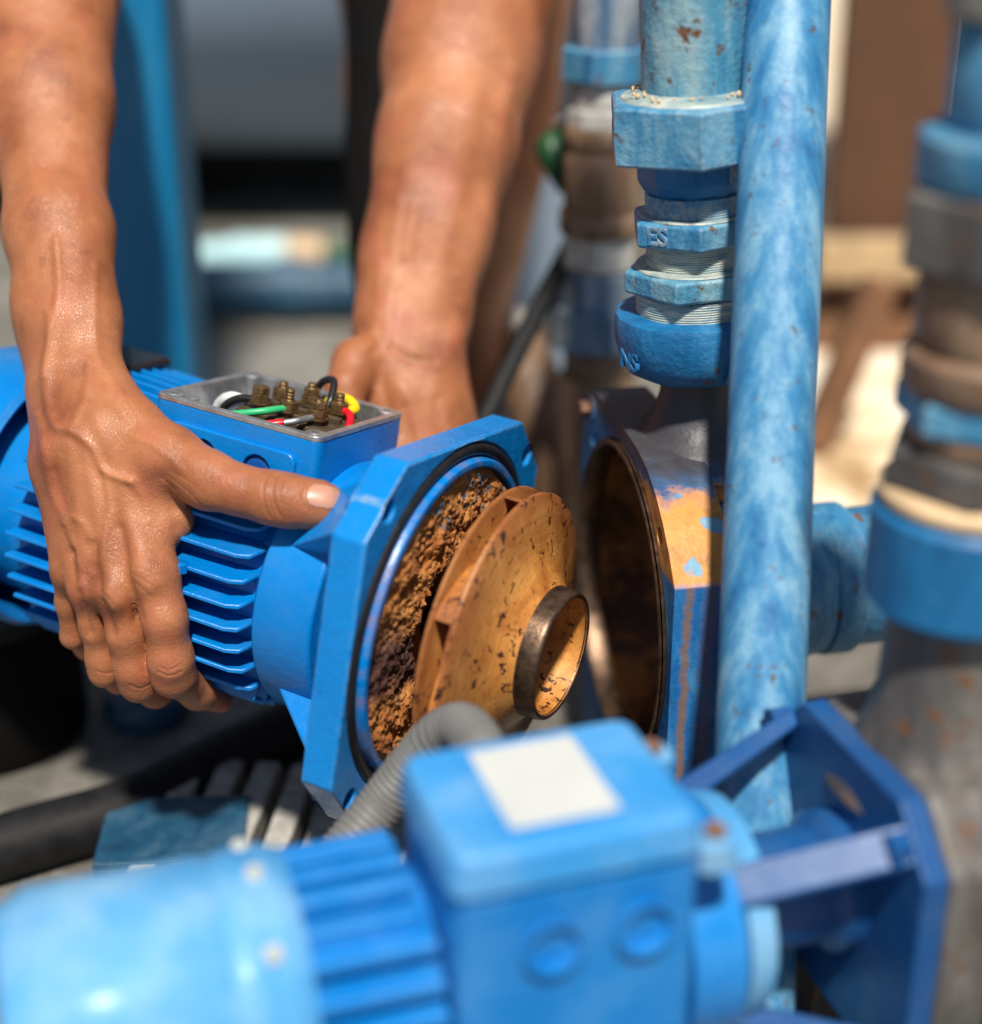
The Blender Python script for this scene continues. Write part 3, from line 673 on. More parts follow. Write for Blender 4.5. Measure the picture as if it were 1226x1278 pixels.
# ------------------------------------------------------------------ discharge fittings above the casing
base = pc + Xc*.044
cb = Vector((base.x, base.y, 0))
def fz(v, r): return z_of(v, cb.x, cb.y - r)          # front edge of a ring of radius r seen at row v
colm = thing('discharge_fitting', 'upright stack of painted hex pipe fittings screwed onto the rusty pump casing', 'pipe fitting', T((cb.x, cb.y, fz(492, .048))) @ Matrix.Rotation(R(-3.6), 4, 'Y'))
def C(v, r): return fz(v, r) - fz(492, .048)
def thread(r, z0, z1):
    k = max(4, int((z1-z0)/.0014)); prof = [(z0, 0), (z0, r)]
    for i in range(k):
        za = z0+(z1-z0)*i/k; prof += [(za, r-.0004), (za+(z1-z0)/k*.5, r)]
    return lathe_z(prof+[(z1, r-.0009), (z1, 0)], 64)
def build_column():
    # threaded coupling: round with rounded shoulders and a ribbed flat
    z0, z1 = 0, C(411, .046); r = .0500
    bm = lathe_z([(z0, 0), (z0, .037), (z0+.004, .0440), (z0+.012, .0482), (z0+.022, r), (z1-.004, r), (z1-.001, .0490), (z1, .0468), (z1, 0)], 96)
    roughen(bm, .0006, 90); cp = bm_obj('coupling', bm, 'deep', colm)
    b = bmesh.new()
    for i in range(13):
        zz = z0+.006+i*(z1-z0-.010)/13
        box(-.0105+.001*math.sin(i*2.1), .0105, -.0528, -.043, zz, zz+(z1-z0)/13*.62, b)
    bmesh.ops.rotate(b, verts=b.verts, cent=(0,0,0), matrix=Matrix.Rotation(R(30), 3, 'Z'))
    bm_obj('ribbed_pad', b, 'oldgreen', cp, bevel=.0006)
    b = box(-.0118, .0118, -.0512, -.043, z0+.004, z1-.002); bmesh.ops.rotate(b, verts=b.verts, cent=(0,0,0), matrix=Matrix.Rotation(R(30), 3, 'Z'))
    bm_obj('pad_base', b, 'oldgreen', cp, bevel=.0008)
    zc = (z0+z1)*.5-.005; a = R(-62)
    text_mesh('raised_lettering', 'NS', .0155, .0009, 'deep', cp,
              Matrix.Translation((.0489*math.sin(a), -.0489*math.cos(a), zc)) @ Matrix.Rotation(a, 4, 'Z') @ Matrix.Rotation(R(87), 4, 'X'))
    # chalky thread, lower hex
    za = C(381, .040); zb_ = C(351, .040)
    bm_obj('thread', thread(.0370, z1-.001, za-.0005), 'chalk', colm)
    bm_obj('lower_hex', roughen(hexnut(.0446, za, zb_, 6, R(8), .05), .0006, 60), 'oldgreen', colm, bevel=.0018, seg=3)
    zc_, zd = C(316, .038), C(283, .038)
    bm_obj('lower_hex_cap', lathe_z([(zb_+.0002, 0), (zb_+.0002, .0372), (zb_+.0012, .0366), (zb_+.0014, 0)], 48), 'chalk', colm)
    bm_obj('thread', thread(.0300, zb_, zc_-.0005), 'chalk', colm)
    hx = bm_obj('upper_hex', roughen(hexnut(.0410, zc_, zd, 6, R(28), .05), .0006, 60, 3), 'old', colm, bevel=.0016, seg=3)
    bm_obj('upper_hex_cap', lathe_z([(zd+.0002, 0), (zd+.0002, .0342), (zd+.0012, .0336), (zd+.0014, 0)], 48), 'chalk', colm)
    # facet at about 220 degrees carries the embossed letters
    fa = R(40+180+30-60+0); d = .0410*math.cos(R(30))
    fa = R(-140+10)   # outward direction of the left near facet
    angs = [R(28+30+60*k) for k in range(6)]
    fa = min(angs, key=lambda q: abs(((math.degrees(q)-232+180) % 360)-180))
    lm = Matrix.Translation((d*math.cos(fa), d*math.sin(fa), (zc_+zd)/2)) @ Matrix.Rotation(fa+math.pi/2, 4, 'Z') @ Matrix.Rotation(math.pi/2, 4, 'X')
    text_mesh('raised_lettering', 'ES', .0145, .0006, 'old', hx, lm @ Matrix.Translation((-.0075, 0, 0)))
    # octagonal collar, big hex nut, pipe
    ze, zf = C(253, .031), C(196, .031)
    bm_obj('thread', thread(.0300, zd, ze+.001), 'old', colm)
    b = hexnut(.0335, ze, zf, 10, R(10), .0)
    for v in b.verts:
        if v.co.z < ze+.002: v.co.x *= .86; v.co.y *= .86
    c2 = bmesh.new()
    loops = []
    for z, k in ((ze, .80), (ze+.004, .90), (ze+.010, 1.0), (zf, 1.0)):
        loops.append([c2.verts.new((x*k, y*k, z)) for x, y in ngon(10, .0350, R(9))])
    for a, q in zip(loops, loops[1:]):
        for i in range(10): c2.faces.new((a[i], a[(i+1) % 10], q[(i+1) % 10], q[i]))
    c2.faces.new(loops[0][::-1]); c2.faces.new(loops[-1]); b.free()
    bm_obj('collar', roughen(c2, .0004, 80), 'deep', colm, bevel=.001)
    zg, zh = C(212, .046), C(136, .046)
    bm = hexnut(.0545, zg, zh, 6, R(28), .04)
    bmesh.ops.subdivide_edges(bm, edges=bm.edges, cuts=3, use_grid_fill=True)
    bm_obj('union_nut', roughen(bm, .0012, 55, 2), 'old', colm, sharp=30, bevel=.0022, seg=3)
    bm_obj('nut_seat', lathe_z([(zh-.001, 0), (zh-.001, .044), (zh+.0015, .042), (zh+.002, .036), (zh+.004, .0325), (zh+.006, 0)], 48), 'chalk', colm)
    bm_obj('pipe', lathe_z([(zh, 0), (zh, .0300), (zh+.35, .0300), (zh+.35, 0)], 48), 'oldgreen', colm)
    # rust crust where the pipe enters the nut
    b = bmesh.new()
    for i in range(70):
        a = random.uniform(0, 6.28); rr = random.uniform(.030, .038)
        bmesh.ops.create_icosphere(b, subdivisions=1, radius=random.uniform(.0006, .0016), matrix=T((rr*math.cos(a), rr*math.sin(a), zh+.003+random.uniform(0, .0015))))
    o = bm_obj('crust', b, 'tan', colm); o['kind'] = 'stuff'
build_column()

# ------------------------------------------------------------------ leaning riser pipe in front
a, b = at(988, -120, .945), at(943, 1060, .905)
dr = (b-a).normalized(); end = a + dr*((a.z-.0)/-dr.z)
rp = thing('riser_pipe', 'tall chalky blue pipe leaning in front of the pump casing', 'pipe', T(end))
bm_obj('pipe', tube([Vector((0,0,0)), a-end], .0242, 48), 'riser', rp)
bm_obj('foot_collar', lathe_z([(0, 0), (0, .034), (.012, .034), (.014, .026), (.014, 0)], 40), 'old', rp)

# ------------------------------------------------------------------ blurred fittings behind (second discharge column)
d2 = 1.36; q = at(745, 500, d2); cX, cY = q.x, q.y; zb0 = z_of(610, cX, cY)
c2 = thing('galvanised_fitting_column', 'blurred rusty and silver pipe fittings standing behind the stack of hex fittings', 'pipe fitting', T((cX, cY, 0)))
sc2 = d2/F
def seg2(name, v0, v1, hw, mat, n=0, rot=0):
    r = hw*sc2; z1, z0 = z_of(v0, cX, cY-r*.6), z_of(v1, cX, cY-r*.6)
    if n: bm_obj(name, hexnut(r, z0, z1, n, R(rot), .06), mat, c2, bevel=.002)
    else: bm_obj(name, lathe_z([(z0, 0), (z0, r*.96), (z0+.002, r), (z1-.002, r), (z1, r*.96), (z1, 0)], 40), mat, c2)
for a in (('pipe', -200, 70, 40, 'galvblue'), ('hex_nut', 62, 106, 52, 'old', 6, 10), ('nipple', 106, 140, 38, 'galv'), ('collar', 138, 162, 44, 'galv', 8, 5), ('collar', 162, 190, 47, 'rustpipe'),
          ('pipe', 190, 268, 46, 'rustpipe'), ('collar', 268, 297, 51, 'rustpipe'), ('hex_nut', 297, 340, 48, 'galv', 6, 20), ('hex_nut', 342, 388, 50, 'galvblue', 6, 0),
          ('union_nut', 388, 440, 64, 'galvblue', 8, 12), ('nipple', 440, 475, 42, 'rustpipe'), ('elbow', 475, 640, 48, 'rustpipe')): seg2(*a)
bm_obj('stem', lathe_z([(0, 0), (0, .05), (.01, .05), (.012, .03), (z_of(640, cX, cY)+.01, .03)], 32), 'rustpipe', c2)
el = thing('rusty_elbow', 'bent brown rusty pipe elbow low down between the leg and the silver fittings', 'pipe elbow', T(at(676, 520, 1.46)))
o0 = at(676, 520, 1.46)
bm_obj('bend', tube([at(648, 428, 1.50)-o0, at(660, 470, 1.47)-o0, at(676, 520, 1.46)-o0, at(694, 575, 1.46)-o0, at(712, 650, 1.47)-o0], .027, 28, res=5), 'rustpipe', el)
bm_obj('socket', tube([at(641, 402, 1.51)-o0, at(648, 430, 1.50)-o0], .032, 28), 'galv', el)
bc = bm_obj('black_cable', tube([at(716, 300, 1.36), at(690, 352, 1.30), at(655, 420, 1.27), at(618, 498, 1.25), at(596, 560, 1.25), at(590, 700, 1.3)], .008, 14, res=6), 'blackrubber')
tag(bc, 'thin black cable hanging slantwise beside the bare leg', 'cable')
gh = thing('green_handle', 'small dark green valve handle sticking out left of the silver fittings', 'handle', T(at(700, 190, 1.36)))
g0 = at(700, 190, 1.36)
bm_obj('lever', tube([at(722, 150, 1.37)-g0, at(700, 172, 1.35)-g0, at(688, 186, 1.34)-g0, at(698, 215, 1.34)-g0, at(704, 240, 1.34)-g0], [.006, .010, .013, .010, .004], 12, res=4), 'leaf', gh)
bl = thing('pale_bucket', 'out of focus pale blue grey bucket between the leg and the fittings', 'bucket', T((at(672, 300, 2.05).x, at(672, 300, 2.05).y, 0)))
bm_obj('pail', lathe_z([(0, 0), (0, .07), (.10, .085), (.27, .095), (.275, .10), (.26, .09), (.02, .07), (.02, 0)], 40), 'tank', bl)
bm_obj('handle', tube([(.095*math.cos(t), 0, .26-.05*math.sin(t)) for t in np.linspace(0, math.pi, 12)], .003, 8), 'galv', bl)
for k, (u, v, s) in enumerate(((640, 350, .045), (655, 405, .03), (612, 560, .03))):
    pp = at(u, v, 1.75); b = bmesh.new(); bmesh.ops.create_icosphere(b, subdivisions=3, radius=s)
    for vv in b.verts: vv.co *= 1+.35*mnoise.noise(vv.co*30+Vector((k*7, 0, 0)))
    zz = z_of(v, pp.x, pp.y)
    o = bm_obj('rubble_stone', b, 'galv'); o.location = (pp.x, pp.y, max(zz, s*.7)) if False else at(u, v, (CAMH-.6*s)/(math.sin(PITCH)-(PH/2-v)/F*math.cos(PITCH)))
    tag(o, ('larger pale rubble stone on the ground right of the bare leg', 'smaller pale rubble stone beside the black cable', 'pale stone near the ankle of the bare leg')[k], 'stone', 'pale rubble stones behind')

# ------------------------------------------------------------------ right hand background
rw = thing('brown_shed_wall', 'blurred brown boarded wall at the far right behind the leaning pipe', 'wall', T((1.20, 2.05, 0)))
for i in range(12):
    bm_obj('board', box(-.78+i*.16, -.78+i*.16+.152, random.uniform(-.006, .006), .03, .05, 2.4), 'brownwall', rw, bevel=.004)
bm_obj('rail', box(-.8, 1.2, -.05, -.008, .10, .15), 'paletimber', rw, bevel=.004)
bm_obj('sill', box(-.8, 1.2, -.04, .04, 0, .048), 'timber', rw, bevel=.006)
def beam(name, p0, p1, wd, mat, label, cat):
    p0, p1 = Vector(p0), Vector(p1); d = p1-p0; L = d.length; m = frame(d.normalized(), d.normalized().cross(Vector((0, 1, 0))).cross(d.normalized()).normalized(), d.normalized().cross(Vector((0, 1, 0))).normalized()*1, p0)
    o = bm_obj(name, box(0, L, -wd/2, wd/2, -wd/2, wd/2), mat, bevel=.004)
    X = d.normalized(); Y = Vector((0, 1, 0)); Y = (Y-X*Y.dot(X)).normalized(); Z = X.cross(Y); o.matrix_world = frame(X, Y, Z, p0)
    tag(o, label, cat); return o
beam('timber_prop', at(1100, 350, 1.75), at(1012, 560, 1.80), .035, 'timber', 'dark brown timber prop slanting down beside the leaning pipe', 'prop')
beam('fallen_timber', at(1000, 530, 1.95), at(1150, 650, 1.70), .045, 'paletimber', 'brown timber lying slantwise on the sunlit sand', 'timber')

# ------------------------------------------------------------------ foreground pump: motor, terminal box, conduit, casing and column
fa = R(18)
Xf = Vector((math.cos(fa), math.sin(fa), 0)); Yf = Vector((-math.sin(fa), math.cos(fa), 0))
lc = at(660, 945, .76)
FMZ = lc.z-.098-.006
FM = frame(Xf, Yf, Vector((0,0,1)), Vector((lc.x, lc.y, FMZ)))
fm = thing('foreground_motor', 'blurred blue motor in front, white label on its terminal box lid', 'motor', FM)
def build_fore():
    bm_obj('housing', lathe_x([(-.145, 0), (-.145, .048), (.060, .048), (.062, .060), (.088, .061), (.090, .050), (.105, .048), (.105, 0)], 80), 'foreblue', fm, bevel=.001)
    h = fm.children[0]
    for s in (-1, 1):
        for i in range(8):
            z = -.050+.0135*i; yo = math.sqrt(.064**2-z*z); yi = math.sqrt(max(.048**2-z*z, 1e-5))-.004
            bm_obj('fin', prism([(-.118, s*yi), (-.056, s*yi), (-.056, s*yo), (-.118, s*yo)], z-.0035, z+.0035, 'Z'), 'foreblue', h, bevel=.002)
    for y in np.linspace(-.030, .030, 5):
        zo = math.sqrt(.064**2-y*y)
        bm_obj('fin', prism([(-.118, .034), (-.06, .034), (-.06, zo), (-.118, zo)], y-.004, y+.004, 'Y'), 'foreblue', h, bevel=.002)
    fc = bm_obj('fan_cover', lathe_x([(-.116, .060), (-.113, .066), (-.121, .070), (-.128, .067), (-.136, .070), (-.146, .067), (-.150, .069), (-.225, .069), (-.240, .062), (-.244, .05), (-.244, 0)], 80), 'palefore', fm)
    for y in (-.04, .0, .04):
        z = math.sqrt(.068**2-y*y)
        bm_obj('cover_screw', move(lathe_z([(0, 0), (0, .005), (.004, .004), (.004, 0)], 16), (-.128, y, z-.001)), 'bolt', fc)
    # terminal box body and lid
    tb = bm_obj('terminal_box', prism(rrect(-.054, .058, -.066, .022, .008), -.03, .0815, 'Z'), 'foreblue', fm, bevel=.003, seg=3)
    for cx in (-.012, .031):
        b = lathe_x([(.004, .0145), (.0045, .0135), (.004, .0115), (-.004, .011), (-.004, .004), (-.001, .003), (-.001, 0)], 36)
        bmesh.ops.rotate(b, verts=b.verts, cent=(0,0,0), matrix=Matrix.Rotation(-math.pi/2, 3, 'Z')); move(b, (cx, -.0665, .052))
        bm_obj('entry_plug', b, 'foreblue', tb)
    lid = bm_obj('lid', prism(rrect(-.058, .060, -.0690, .024, .010), .082, .104, 'Z'), 'lidblue', fm, bevel=.005, seg=4)
    # draft the lid sides a little
    for v in lid.data.vertices:
        if v.co.z > .09: v.co.x = v.co.x*.95+.0; v.co.y = (v.co.y+.022)*.94-.022
    bm_obj('lid_ridge', prism(rrect(-.0585+.028, .028, -.056, .013, .004), .1042, .1050, 'Z'), 'lidblue', lid, bevel=.0004)
    bm_obj('label', prism(rrect(-.026, .024, -.053, .010, .002), .1051, .1055, 'Z'), 'label', lid)
    for sx, sy in ((1, -1), (1, 1)):
        cx, cy = .001+sx*.066, -.022+sy*.036
        bm_obj('lid_lug', prism(rrect(cx-.010, cx+.010, cy-.009, cy+.009, .006), .070, .086, 'Z'), 'palefore', lid, bevel=.002)
        bm_obj('lid_screw', move(hexnut(.0055, 0, .004, cham=.1), (cx, cy, .0862)), 'rustbolt' if sx > 0 else 'bolt', lid)
    # end bell, rib arms and flange plate
    bm_obj('end_bell', lathe_x([(.0905, .048), (.092, .0575), (.106, .055), (.110, .042), (.113, .036), (.113, 0)], 64), 'palefore', fm, bevel=.001)
    bm_obj('shaft_housing', lathe_x([(.113, .030), (.150, .030), (.156, .036), (.166, .036)], 40), 'foredark', fm)
    fl = bm_obj('flange', prism(chamsq(.076, .028), .166, .180, 'X'), 'foredark', fm, bevel=.002)
    for k, ang in enumerate((45, 135, -45, -135)):
        b = prism([(.078, .056), (.166, .088), (.166, .078), (.095, .048)], -.010, .010, 'Y')
        bmesh.ops.rotate(b, verts=b.verts, cent=(0,0,0), matrix=Matrix.Rotation(R(ang), 3, 'X'))
        bm_obj('rib_arm', b, 'foredark', fm, bevel=.002)
    for sy, sz in ((1,1),(1,-1),(-1,1),(-1,-1)):
        b = hexnut(.0085, .154, .1655, cham=.08); bmesh.ops.rotate(b, verts=b.verts, cent=(0,0,0), matrix=Matrix.Rotation(math.pi/2, 3, 'Y'))
        move(b, (0, sy*.059, sz*.059)); bm_obj('flange_bolt', b, 'foredark', fm)
    for sx in (-.09, .05):
        for sy in (-1, 1):
            bm_obj('foot', box(sx-.018, sx+.018, sy*.055-.018, sy*.055+.018, -FMZ, -.045), 'foreblue', fm, bevel=.003)
build_fore()
fc_ = thing('foreground_pump_casing', 'dusty grey blurred pump casing at the lower right corner', 'pump casing', frame(Xf, Yf, Vector((0,0,1)), Vector((lc.x, lc.y, FMZ)) + Xf*.1805))
bm_obj('flange', prism(chamsq(.076, .028), .0, .03, 'X'), 'greypump', fc_, bevel=.004)
bm_obj('volute', lathe_x([(.03, .0), (.03, .070), (.06, .074), (.10, .066), (.115, .05), (.17, .046), (.17, 0)], 64), 'greypump', fc_)
nk = lathe_z([(.05, .058), (.064, .050), (.080, .042), (.10, .036), (.16, .034)], 48); move(nk, (.040, 0, 0)); bm_obj('neck', nk, 'greypump', fc_)
for s in (-1, 1): bm_obj('foot', box(.01, .08, s*.07-.02, s*.07+.02, -FMZ, -.07), 'greypump', fc_, bevel=.004)
fp = Vector((lc.x, lc.y, 0)) + Xf*(.1805+.040)
zt0 = FMZ+.15
c3 = thing('foreground_fitting_column', 'blurred blue and rusty pipe fittings at the right edge, above the grey casing', 'pipe fitting', T((fp.x, fp.y, zt0)))
def seg3(name, z0, z1, r, mat, n=0, rot=0):
    if n: bm_obj(name, hexnut(r, z0, z1, n, R(rot), .06), mat, c3, bevel=.002)
    else: bm_obj(name, lathe_z([(z0, 0), (z0, r*.93), (z0+.004, r), (z1-.003, r), (z1, r*.94), (z1, 0)], 48), mat, c3)
for a in (('coupling', 0, .052, .048, 'deep'), ('thread', .0521, .062, .046, 'tan'), ('hex_nut', .0621, .082, .045, 'greypump', 6, 10), ('thread', .0821, .092, .036, 'rustpipe'),
          ('hex_nut', .0921, .108, .043, 'old', 6, 35), ('collar', .1081, .128, .041, 'rustpipe'), ('pipe', .1281, .165, .037, 'rustpipe'), ('hex_nut', .1651, .20, .050, 'greypump', 6, 12), ('collar', .2001, .225, .043, 'old'), ('pipe', .2251, .27, .033, 'old'), ('cap', .2701, .30, .042, 'greypump', 6, 20)): seg3(*a)

# grey corrugated conduit from behind the lid, over and down to the left
cpts = [at(640, 985, .80), at(606, 962, .83), at(598, 930, .85), at(576, 908, .875), at(547, 920, .89), at(515, 956, .90), at(478, 1002, .905), at(435, 1054, .90), at(395, 1107, .89), at(352, 1167, .87), at(330, 1240, .86)]
P = [Vector(p) for p in cpts]
bmc = tube(P, .0118, 20, res=8); cl = []
bmc.free()
# resample evenly and ripple the radius
def resample(P, step):
    b = [P[0]*2-P[1]] + P + [P[-1]*2-P[-2]]; D = []
    for i in range(len(P)-1):
        for k in range(40):
            t = k/40; a_, b_, c_, d_ = b[i:i+4]; D.append(.5*((2*b_)+(c_-a_)*t+(2*a_-5*b_+4*c_-d_)*t*t+(3*b_-a_-3*c_+d_)*t**3))
    D.append(P[-1]); out = [D[0]]; acc = 0
    for p0, p1 in zip(D, D[1:]):
        acc += (p1-p0).length
        if acc >= step: out.append(p1); acc = 0
    return out
cp_ = resample(P, .0006)
co = bm_obj('corrugated_conduit', tube(cp_, [.0130 + (.0004 if (i % 6) < 4 else -.0006) for i in range(len(cp_))], 28), 'conduit', None, sharp=60)
tag(co, 'grey corrugated conduit looping from behind the labelled terminal box lid', 'conduit')

# ------------------------------------------------------------------ lower left clutter on the ground
def onfloor(u, v, z=0.0):
    k = (PH/2-v)/F; d = (CAMH-z)/(math.sin(PITCH)-k*math.cos(PITCH)); return at(u, v, d)
hp_ = [onfloor(u, v, .022) for u, v in ((-60, 1075), (60, 1040), (160, 1010), (250, 965), (330, 925), (410, 893), (520, 870), (640, 860))]
hs = bm_obj('black_hose', tube(hp_, .022, 20, res=5), 'blackrubber'); tag(hs, 'thick black hose lying across the floor under the held motor', 'hose')
g = onfloor(345, 1045, .03)
gr = thing('slatted_grate', 'dusty grey slatted grate lying under the corrugated conduit', 'grate', T((g.x, g.y, 0)) @ Matrix.Rotation(R(-6), 4, 'Z'))
for i in range(7):
    bm_obj('slat', box(-.086+i*.0265, -.086+i*.0265+.0175, -.085, .085, .012, .034), 'slat', gr, bevel=.002)
for y in (-.07, .06): bm_obj('crossbar', box(-.09, .096, y, y+.018, 0, .0118), 'slat', gr, bevel=.001)
g = onfloor(222, 1043, .03)
bp = thing('blue_steel_channel', 'short worn blue steel channel lying left of the slatted grate', 'channel', T((g.x, g.y, 0)) @ Matrix.Rotation(R(3), 4, 'Z'))
bm_obj('web', box(-.05, .046, -.038, .038, .030, .036), 'navy', bp, bevel=.001)
for y in (-.038, .032): bm_obj('side_flange', box(-.05, .046, y, y+.006, 0, .0298), 'navy', bp, bevel=.001)
g = onfloor(186, 895)
kc = thing('dark_blue_cap', 'round dark blue cap standing on the floor below the gripping fingers', 'cap', T((g.x, g.y, 0)))
bm_obj('cap', lathe_z([(0, 0), (0, .030), (.008, .034), (.018, .034), (.024, .030), (.026, 0)], 40), 'navy', kc)
bm_obj('grip', move(hexnut(.014, 0, .012, cham=.1), (0, 0, .026)), 'navy', kc, bevel=.001)
g = onfloor(20, 965)
bk = thing('black_drum', 'black rubber drum standing on the floor below the fan cover at left', 'drum', T((g.x-.035, g.y+.06, 0)))
bm_obj('body', lathe_z([(0, 0), (0, .07), (.01, .075), (.11, .075), (.12, .07), (.12, 0)], 48), 'cloth', bk)
bm_obj('rim', lathe_z([(.112, .073), (.112, .079), (.124, .079), (.124, .068)], 48), 'blackrubber', bk)

# ------------------------------------------------------------------ the person: two arms and a leg
def pxp(u, v, d, r): return np.array(at(u, v, d)), r*d/F
def smin(a, b, k):
    h = np.clip(.5+.5*(b-a)/k, 0, 1); return b+(a-b)*h - k*h*(1-h)
class Field:
    def __init__(s, lo, hi, res):
        s.lo, s.res = np.array(lo), res
        s.n = np.ceil((np.array(hi)-s.lo)/res).astype(int)+1
        s.ax = [s.lo[i]+res*np.arange(s.n[i]) for i in range(3)]
    def blank(s): return np.full(s.n, .03, np.float32)
    def cone(s, f, a, ra, b, rb, k):
        m = max(ra, rb)+max(.012, k*1.1)
        lo = np.minimum(a, b)-m; hi = np.maximum(a, b)+m
        i0 = np.clip(((lo-s.lo)/s.res).astype(int), 0, s.n-1); i1 = np.clip(((hi-s.lo)/s.res).astype(int)+1, 1, s.n)
        sl = tuple(slice(p, q) for p, q in zip(i0, i1))
        X, Y, Z = [s.ax[i][sl[i]].astype(np.float32).reshape([-1 if j == i else 1 for j in range(3)]) for i in range(3)]; a = a.astype(np.float32); b = b.astype(np.float32)
        ab = b-a; L = ab@ab
        t = np.clip(((X-a[0])*ab[0]+(Y-a[1])*ab[1]+(Z-a[2])*ab[2])/max(L, 1e-9), 0, 1)
        d = np.sqrt((X-a[0]-t*ab[0])**2+(Y-a[1]-t*ab[1])**2+(Z-a[2]-t*ab[2])**2)-(ra+(rb-ra)*t)
        f[sl] = smin(f[sl], d.astype(np.float32), k)
    def chain(s, f, pts, k):
        q = [pxp(*p) for p in pts]
        for (a, ra), (b, rb) in zip(q, q[1:]): s.cone(f, a, ra, b, rb, k)
def surface_nets(F_):
    f = F_.f; ins = f < 0; n = np.array(f.shape)
    c = np.zeros(n-1, np.int8)
    for dx in (0, 1):
        for dy in (0, 1):
            for dz in (0, 1): c += ins[dx:n[0]-1+dx, dy:n[1]-1+dy, dz:n[2]-1+dz]
    act = (c > 0) & (c < 8); idx = -np.ones(n-1, np.int64); cells = np.argwhere(act); idx[act] = np.arange(len(cells))
    acc = np.zeros((len(cells), 3)); cnt = np.zeros(len(cells))
    corners = [(x, y, z) for x in (0, 1) for y in (0, 1) for z in (0, 1)]
    for i, p in enumerate(corners):
        for q in corners[i+1:]:
            if sum(abs(a-b) for a, b in zip(p, q)) != 1: continue
            A = f[tuple((cells+p).T)]; B = f[tuple((cells+q).T)]; m = (A < 0) != (B < 0)
            t = np.where(m, A/np.where(m, A-B, 1), 0)[:, None]
            acc += np.where(m[:, None], np.array(p)+(np.array(q)-np.array(p))*t, 0); cnt += m
    V = F_.lo + (cells + acc/cnt[:, None])*F_.res
    faces = []
    for ax in range(3):
        b_, c_ = (ax+1) % 3, (ax+2) % 3
        s0 = [slice(None)]*3; s1 = [slice(None)]*3; s0[ax] = slice(0, n[ax]-1); s1[ax] = slice(1, n[ax])
        e0, e1 = ins[tuple(s0)], ins[tuple(s1)]
        for flip, m in ((False, e0 & ~e1), (True, ~e0 & e1)):
            P = np.argwhere(m); P = P[(P[:, b_] > 0) & (P[:, c_] > 0) & (P[:, b_] < n[b_]-1) & (P[:, c_] < n[c_]-1)]
            if not len(P): continue
            def cell(db, dc):
                Q = P.copy(); Q[:, b_] -= db; Q[:, c_] -= dc; return idx[tuple(Q.T)]
            q = [cell(1, 1), cell(0, 1), cell(0, 0), cell(1, 0)]
            if flip: q = q[::-1]
            faces.append(np.stack(q, 1))
    Fa = np.concatenate(faces); Fa = Fa[(Fa >= 0).all(1)]
    return V, Fa
def vnormals(V, Fa):
    a = V[Fa[:, 2]]-V[Fa[:, 0]]; b = V[Fa[:, 3]]-V[Fa[:, 1]]; fn = np.cross(a, b); N_ = np.zeros_like(V)
    for k in range(4):
        for j in range(3): N_[:, j] += np.bincount(Fa[:, k], fn[:, j], len(V))
    return N_/np.maximum(np.linalg.norm(N_, axis=1, keepdims=True), 1e-12)
def relax(V, Fa, it=2, lam=.5):
    E = np.concatenate([Fa[:, [0, 1]], Fa[:, [1, 2]], Fa[:, [2, 3]], Fa[:, [3, 0]]])
    for _ in range(it):
        I = np.concatenate([E[:, 0], E[:, 1]]); J = np.concatenate([E[:, 1], E[:, 0]])
        S = np.stack([np.bincount(I, V[J, j], len(V)) for j in range(3)], 1); c = np.bincount(I, minlength=len(V))
        V = V+(S/c[:, None]-V)*lam
    return V
def subdiv(V, Fa):                                  # split each quad in four (then relaxed: close to Catmull-Clark)
    nV = len(V); E = np.concatenate([Fa[:, [0, 1]], Fa[:, [1, 2]], Fa[:, [2, 3]], Fa[:, [3, 0]]]); Es = np.sort(E, 1)
    u, inv = np.unique(Es, axis=0, return_inverse=True); inv = inv.reshape(4, -1)
    em = V[u].mean(1); fc = V[Fa].mean(1); e = nV+inv; c = nV+len(u)+np.arange(len(Fa))
    V2 = np.concatenate([V, em, fc])
    F2 = np.concatenate([np.stack([Fa[:, k], e[k], c, e[k-1]], 1) for k in range(4)])
    return V2, F2
def stroke(V, N_, px, pts, wpx, amp):
    """raise (vein, tendon) or press in (crease) the skin along a line of the near side"""
    P = np.array(pts, float); m = 3*wpx
    near = np.nonzero(((px > P.min(0)-m) & (px < P.max(0)+m)).all(1))[0]
    q = px[near]; best = np.full(len(near), 1e9)
    for a, b in zip(P, P[1:]):
        ab = b-a; t = np.clip(((q-a)@ab)/max(ab@ab, 1e-9), 0, 1); best = np.minimum(best, np.linalg.norm(q-a-t[:, None]*ab, axis=1))
    view = np.array(CAMPOS)-V[near]; view /= np.linalg.norm(view, axis=1, keepdims=True)
    face = np.clip((N_[near]*view).sum(1)*2, 0, 1)
    V = V.copy(); V[near] += N_[near]*(amp*np.exp(-(best/wpx)**2)*face)[:, None]; return V
def smooth_line(pts, k=6):
    P = [Vector((*p, 0)) for p in pts]; b = [P[0]*2-P[1]]+P+[P[-1]*2-P[-2]]; D = []
    for i in range(len(P)-1):
        for j in range(k):
            t = j/k; a_, b_, c_, d_ = b[i:i+4]; q = .5*((2*b_)+(c_-a_)*t+(2*a_-5*b_+4*c_-d_)*t*t+(3*b_-a_-3*c_+d_)*t**3); D.append((q.x, q.y))
    return D+[pts[-1]]
person = thing('person', 'bare tanned arms and lower leg of a person gripping the blue motor with both hands', 'person', T(tuple(np.array(at(330, 300, 1.2))*np.array((1, 1, 0)))))
PO = np.array(person.location)
def skin_obj(name, V, Fa, mat):
    V = V-PO; me = bpy.data.meshes.new(name); me.from_pydata(V.tolist(), [], Fa.tolist()); me.update()
    return finish(name, me, mat, person, 180)
